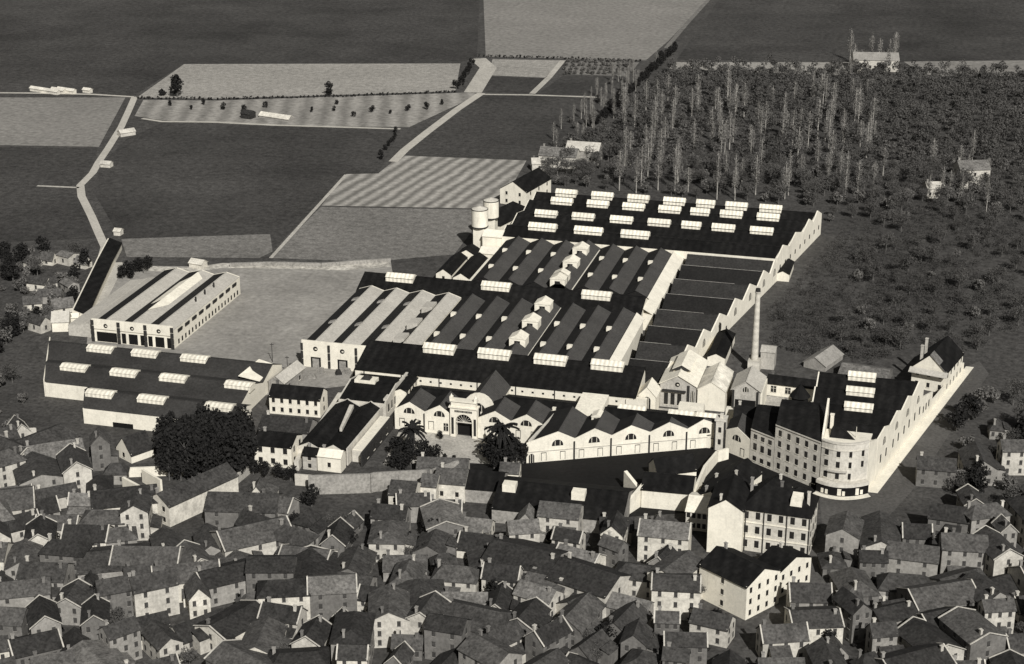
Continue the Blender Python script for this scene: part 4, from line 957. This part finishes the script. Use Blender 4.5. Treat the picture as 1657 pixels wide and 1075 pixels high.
for (px,py,s) in [(645,745,.8),(662,752,.85),(685,750,.8),(702,748,.6),(640,758,.6),(655,760,.7),(790,745,.85),(806,752,1.0),(824,748,1.0),(836,752,.85),(800,760,.8),(820,764,.85),(712,712,.32),(720,748,.3),(735,750,.28)]:
    x,y=G(px,py);tree('dark',x,y,s,'dark shrubby tree massed around the palms before the gate','dark shrubs around the palms')
# ================================================================ FAR BUILDINGS
far('farmhouse','pale stone farmhouse with light roof at the wood edge behind the works','house',905,268,0,18,9,6,9,ROOFS[3],WALLS[2],nL=4)
far('barn','long pale barn roof behind the farmhouse at the wood edge','barn',945,262,0,16,10,7,10,WALLS[2],WALLS[1],nL=2)
far('barn','small pale outhouse just left of the farmhouse','outbuilding',872,275,20,7,6,4,6,WALLS[2],WALLS[2],nL=1,nW=1)
far('villa','pale tall villa among trees at the right edge of the photo','house',1570,300,20,14,10,9,12,ROOFS[3],WALLS[2],floors=2)
far('villa','small pale wing left of the tall villa among the trees','house',1510,318,20,8,7,5,7,WALLS[2],WALLS[2])
far('hut','bright low building on the winding lane at the upper left','outbuilding',205,219,50,8,4,2.2,3.4,WALLS[2],WALLS[2],nL=0,nW=0,chim=0)
far('hut','tiny white hut beside the lower bend of the winding lane','outbuilding',173,270,0,5,3.4,2.0,3,WALLS[2],WALLS[3],nL=0,nW=0,chim=0)
far('greenhouse','long low white greenhouse on the allotment strip','greenhouse',447,192,-14,19,4.4,1.4,2.8,WALLS[3],WALLS[1],nL=0,nW=0,chim=0)
far('hut','small dark hut at the left end of the long greenhouse','hut',402,191,-14,6,5,3,4.4,ROOFS[0],ROOFS[0],nL=0,nW=0,chim=0)
for i,(px,w_) in enumerate(((73,20),(95,9),(108,12),(142,5))):
    far('hut',['long white wall-like shed at the far left lane','second white shed from the left on the far left lane','third white shed from the left on the far left lane','small white hut alone near the lane junction'][i],'outbuilding',px,150,-14,w_,2.6,2.0,2.8,WALLS[3],WALLS[3],nL=0,nW=0,chim=0,group='white sheds on the far left lane')
far('hut','small white hut at the top of the rubble strip behind the yard','hut',321,432,-10,6,4,2.2,3.4,WALLS[3],WALLS[3],nL=0,nW=0,chim=0)
far('hut','white hut where the long shed meets the lane','hut',192,380,0,3,3,2.2,3,WALLS[3],WALLS[3],nL=0,nW=0,chim=0)
far('farmhouse','grey farm block by the bright band at the top right','house',1415,112,10,26,14,7,10,WALLS[1],WALLS[2],nL=4)
far('greenhouse','grey sloping glass roof right of the chimney, in the park','greenhouse',1332,588,70,14,8,2.2,4.6,WALLS[1],WALLS[1],nL=0,nW=0,chim=0)
far('greenhouse','long grey low roof behind the diagonal sheds','greenhouse',1400,612,-8,16,12,2.4,4.4,ROOFS[3],WALLS[0],nL=0,nW=0,chim=0)
# ================================================================ TOWN
ORD='first second third fourth fifth sixth seventh eighth ninth tenth eleventh twelfth thirteenth fourteenth fifteenth sixteenth seventeenth eighteenth nineteenth twentieth twenty-first twenty-second twenty-third twenty-fourth twenty-fifth twenty-sixth twenty-seventh twenty-eighth twenty-ninth thirtieth'.split()
def allowed(px,py):
    if px<60: lim=690
    elif px<120: lim=722
    elif px<205: lim=742
    elif px<300: lim=842
    elif px<420: lim=806
    elif px<520: lim=810
    elif px<760: lim=838
    elif px<1010: lim=850
    elif px<1150: lim=842
    elif px<1330: lim=2000 if py<905 else 905
    elif px<1510: lim=872
    else: lim=826
    if py<lim: return False
    if 1130<px<1300 and py<1010: return False
    # the street on the right
    if 255<px<385 and py<870: return False
    d=[(1400,800),(1330,890),(1262,975),(1180,1080)]
    for (a,b_),(c,e) in zip(d[:-1],d[1:]):
        if b_-5<=py<=e+5:
            xc=a+(c-a)*(py-b_)/(e-b_)
            if abs(px-xc)<34: return False
    # side street on the left bottom
    xc=440-(py-900)*.55
    if py>900 and abs(px-xc)<12: return False
    return True
rg=random.Random(21)
rows=[]
py=708;k=0
while py<1120:
    sc=(2876*(230/ (math.sin(TH+math.atan((py-CY)/F))))**-1)
    step=11.6*sc;line=[]
    px=-30+ (k%2)*step*.5
    while px<1700:
        qx=px+rg.uniform(-.16,.16)*step;qy=py+rg.uniform(-5,5)
        if allowed(qx,qy): line.append((qx,qy))
        px+=step*rg.uniform(.86,1.14)
    rows.append(line);py+=11.4*sc*math.sin(TH+math.atan((py-CY)/F))*rg.uniform(.92,1.05);k+=1
# the upper right quarter beyond the street
rows.insert(0,[(1610,705),(1665,700)])
rows.insert(1,[(1512,782),(1580,770),(1645,762)])
nr=len(rows)
for ri,line in enumerate(rows):
    line.sort()
    for ci,(px,py) in enumerate(line):
        x,y=G(px,py)
        base=18*math.sin(px*.006+py*.011)+ (38 if px<420 else (-4 if px<1000 else 12))
        rz=base+rg.choice((0,0,0,90,90))+rg.uniform(-16,16)
        big=rg.random()
        L_=rg.uniform(15,20) if big>.86 else (rg.uniform(9,14) if big>.25 else rg.uniform(6,8.5))
        W_=L_*rg.uniform(.55,.8);fl=rg.choice((1,1,2,2,3)) if big<.86 else 2;e=fl*2.5+rg.uniform(.2,1.4)
        ri_=rg.choice((0,0,0,1,1,1,2,2,3));wi=rg.choice((0,0,1,1,2,2,3))
        if px>1330: ri_=min(ri_,2);wi=rg.choice((0,0,1,1,2))
        wing=(rg.uniform(4,7),rg.uniform(2,3.5),rg.uniform(-2,2),rg.uniform(2.4,4)) if rg.random()<.5 else None
        band=('%s roof row from bottom'%ORD[nr-1-ri]) if ri>1 else ('uppermost roofs right of the street' if ri==0 else 'row lining the right street')
        lab='%s house, %s walls, %s from left, %s'%(RN[ri_],WN[wi],ORD[min(ci,29)],band)
        rot_house('town_house',lab,'house',x,y,rz,L_,W_,e,e+rg.uniform(1.9,3.0),ROOFS[ri_],WALLS[wi],fl,rg.choice((2,3,3)),rg.choice((1,2)),rg.choice((0,1,1,2)),cop=rg.random()<.45,kind='town',hip=rg.choice((0,0,0,0,min(2.5,L_*.3))),group='houses of the old town',wing=wing,ww=.9,wh=1.4)
# town trees
for i in range(170):
    px=rr.uniform(-20,1690);py=rr.uniform(800,1080)
    if allowed(px,py):
        x,y=G(px,py);tree(rr.choice(['dark','dbush','broad','dbush']),x,y,rr.uniform(.4,.7),'dark courtyard tree squeezed between the old town roofs','courtyard trees in the old town')
for i in range(34):
    px=rr.uniform(1490,1690);py=rr.uniform(640,830)
    if px<1490+(830-py)*.35: continue
    x,y=G(px,py);tree(rr.choice(['dark','grey','broad']),x,y,rr.uniform(.6,1.0),'garden tree among houses right of the diagonal street','garden trees right of the street')
# yard poles
for i,(px,py,h) in enumerate([(441,586,7),(466,612,8),(472,614,6)]):
    x,y=G(px,py);t=thing('yard_pole',['thin dark pole standing at the open edge of the factory yard','taller dark pole beside the grey stone shed','shorter dark pole beside the grey stone shed'][i],'pole',(x,y,0),0,'poles in the yard')
    b=MB();b.cyl(0,0,0,h,.14,.09,7);part('shaft',b,IRON,t,False);b=MB();b.box(-.7,.7,-.08,.08,h-.6,h-.42);part('crossarm',b,IRON,t,False)
# ================================================================ LIGHT, SKY, CAMERA
w=bpy.data.worlds.new('World');scene.world=w;w.use_nodes=True
nt=w.node_tree;bg=nt.nodes['Background']
sky=nt.nodes.new('ShaderNodeTexSky');sky.sky_type='NISHITA';sky.sun_disc=False
SE=R(38);sd=Vector((.52*math.cos(SE),-.854*math.cos(SE),math.sin(SE)))
sky.sun_elevation=SE;sky.sun_rotation=math.atan2(sd.x,sd.y)
bw=nt.nodes.new('ShaderNodeRGBToBW');nt.links.new(sky.outputs[0],bw.inputs[0])   # the plate is monochrome
nt.links.new(bw.outputs[0],bg.inputs['Color']);bg.inputs['Strength'].default_value=.05
l=bpy.data.lights.new('sun','SUN');l.energy=4.6;l.angle=R(.5);l.color=(1,.985,.96)
so=bpy.data.objects.new('sun',l);COL.objects.link(so);so.rotation_euler=sd.to_track_quat('Z','Y').to_euler();so.location=(0,0,300)
cam=bpy.data.cameras.new('camera');cam.sensor_width=36;cam.lens=F/1657*36;cam.clip_end=20000;cam.clip_start=1
co=bpy.data.objects.new('camera',cam);COL.objects.link(co);co.location=CAM;co.rotation_euler=(math.pi/2-TH,0,AZ)
scene.camera=co
vs=scene.view_settings;vs.view_transform='Standard';vs.look='None';vs.exposure=0.08;vs.gamma=1
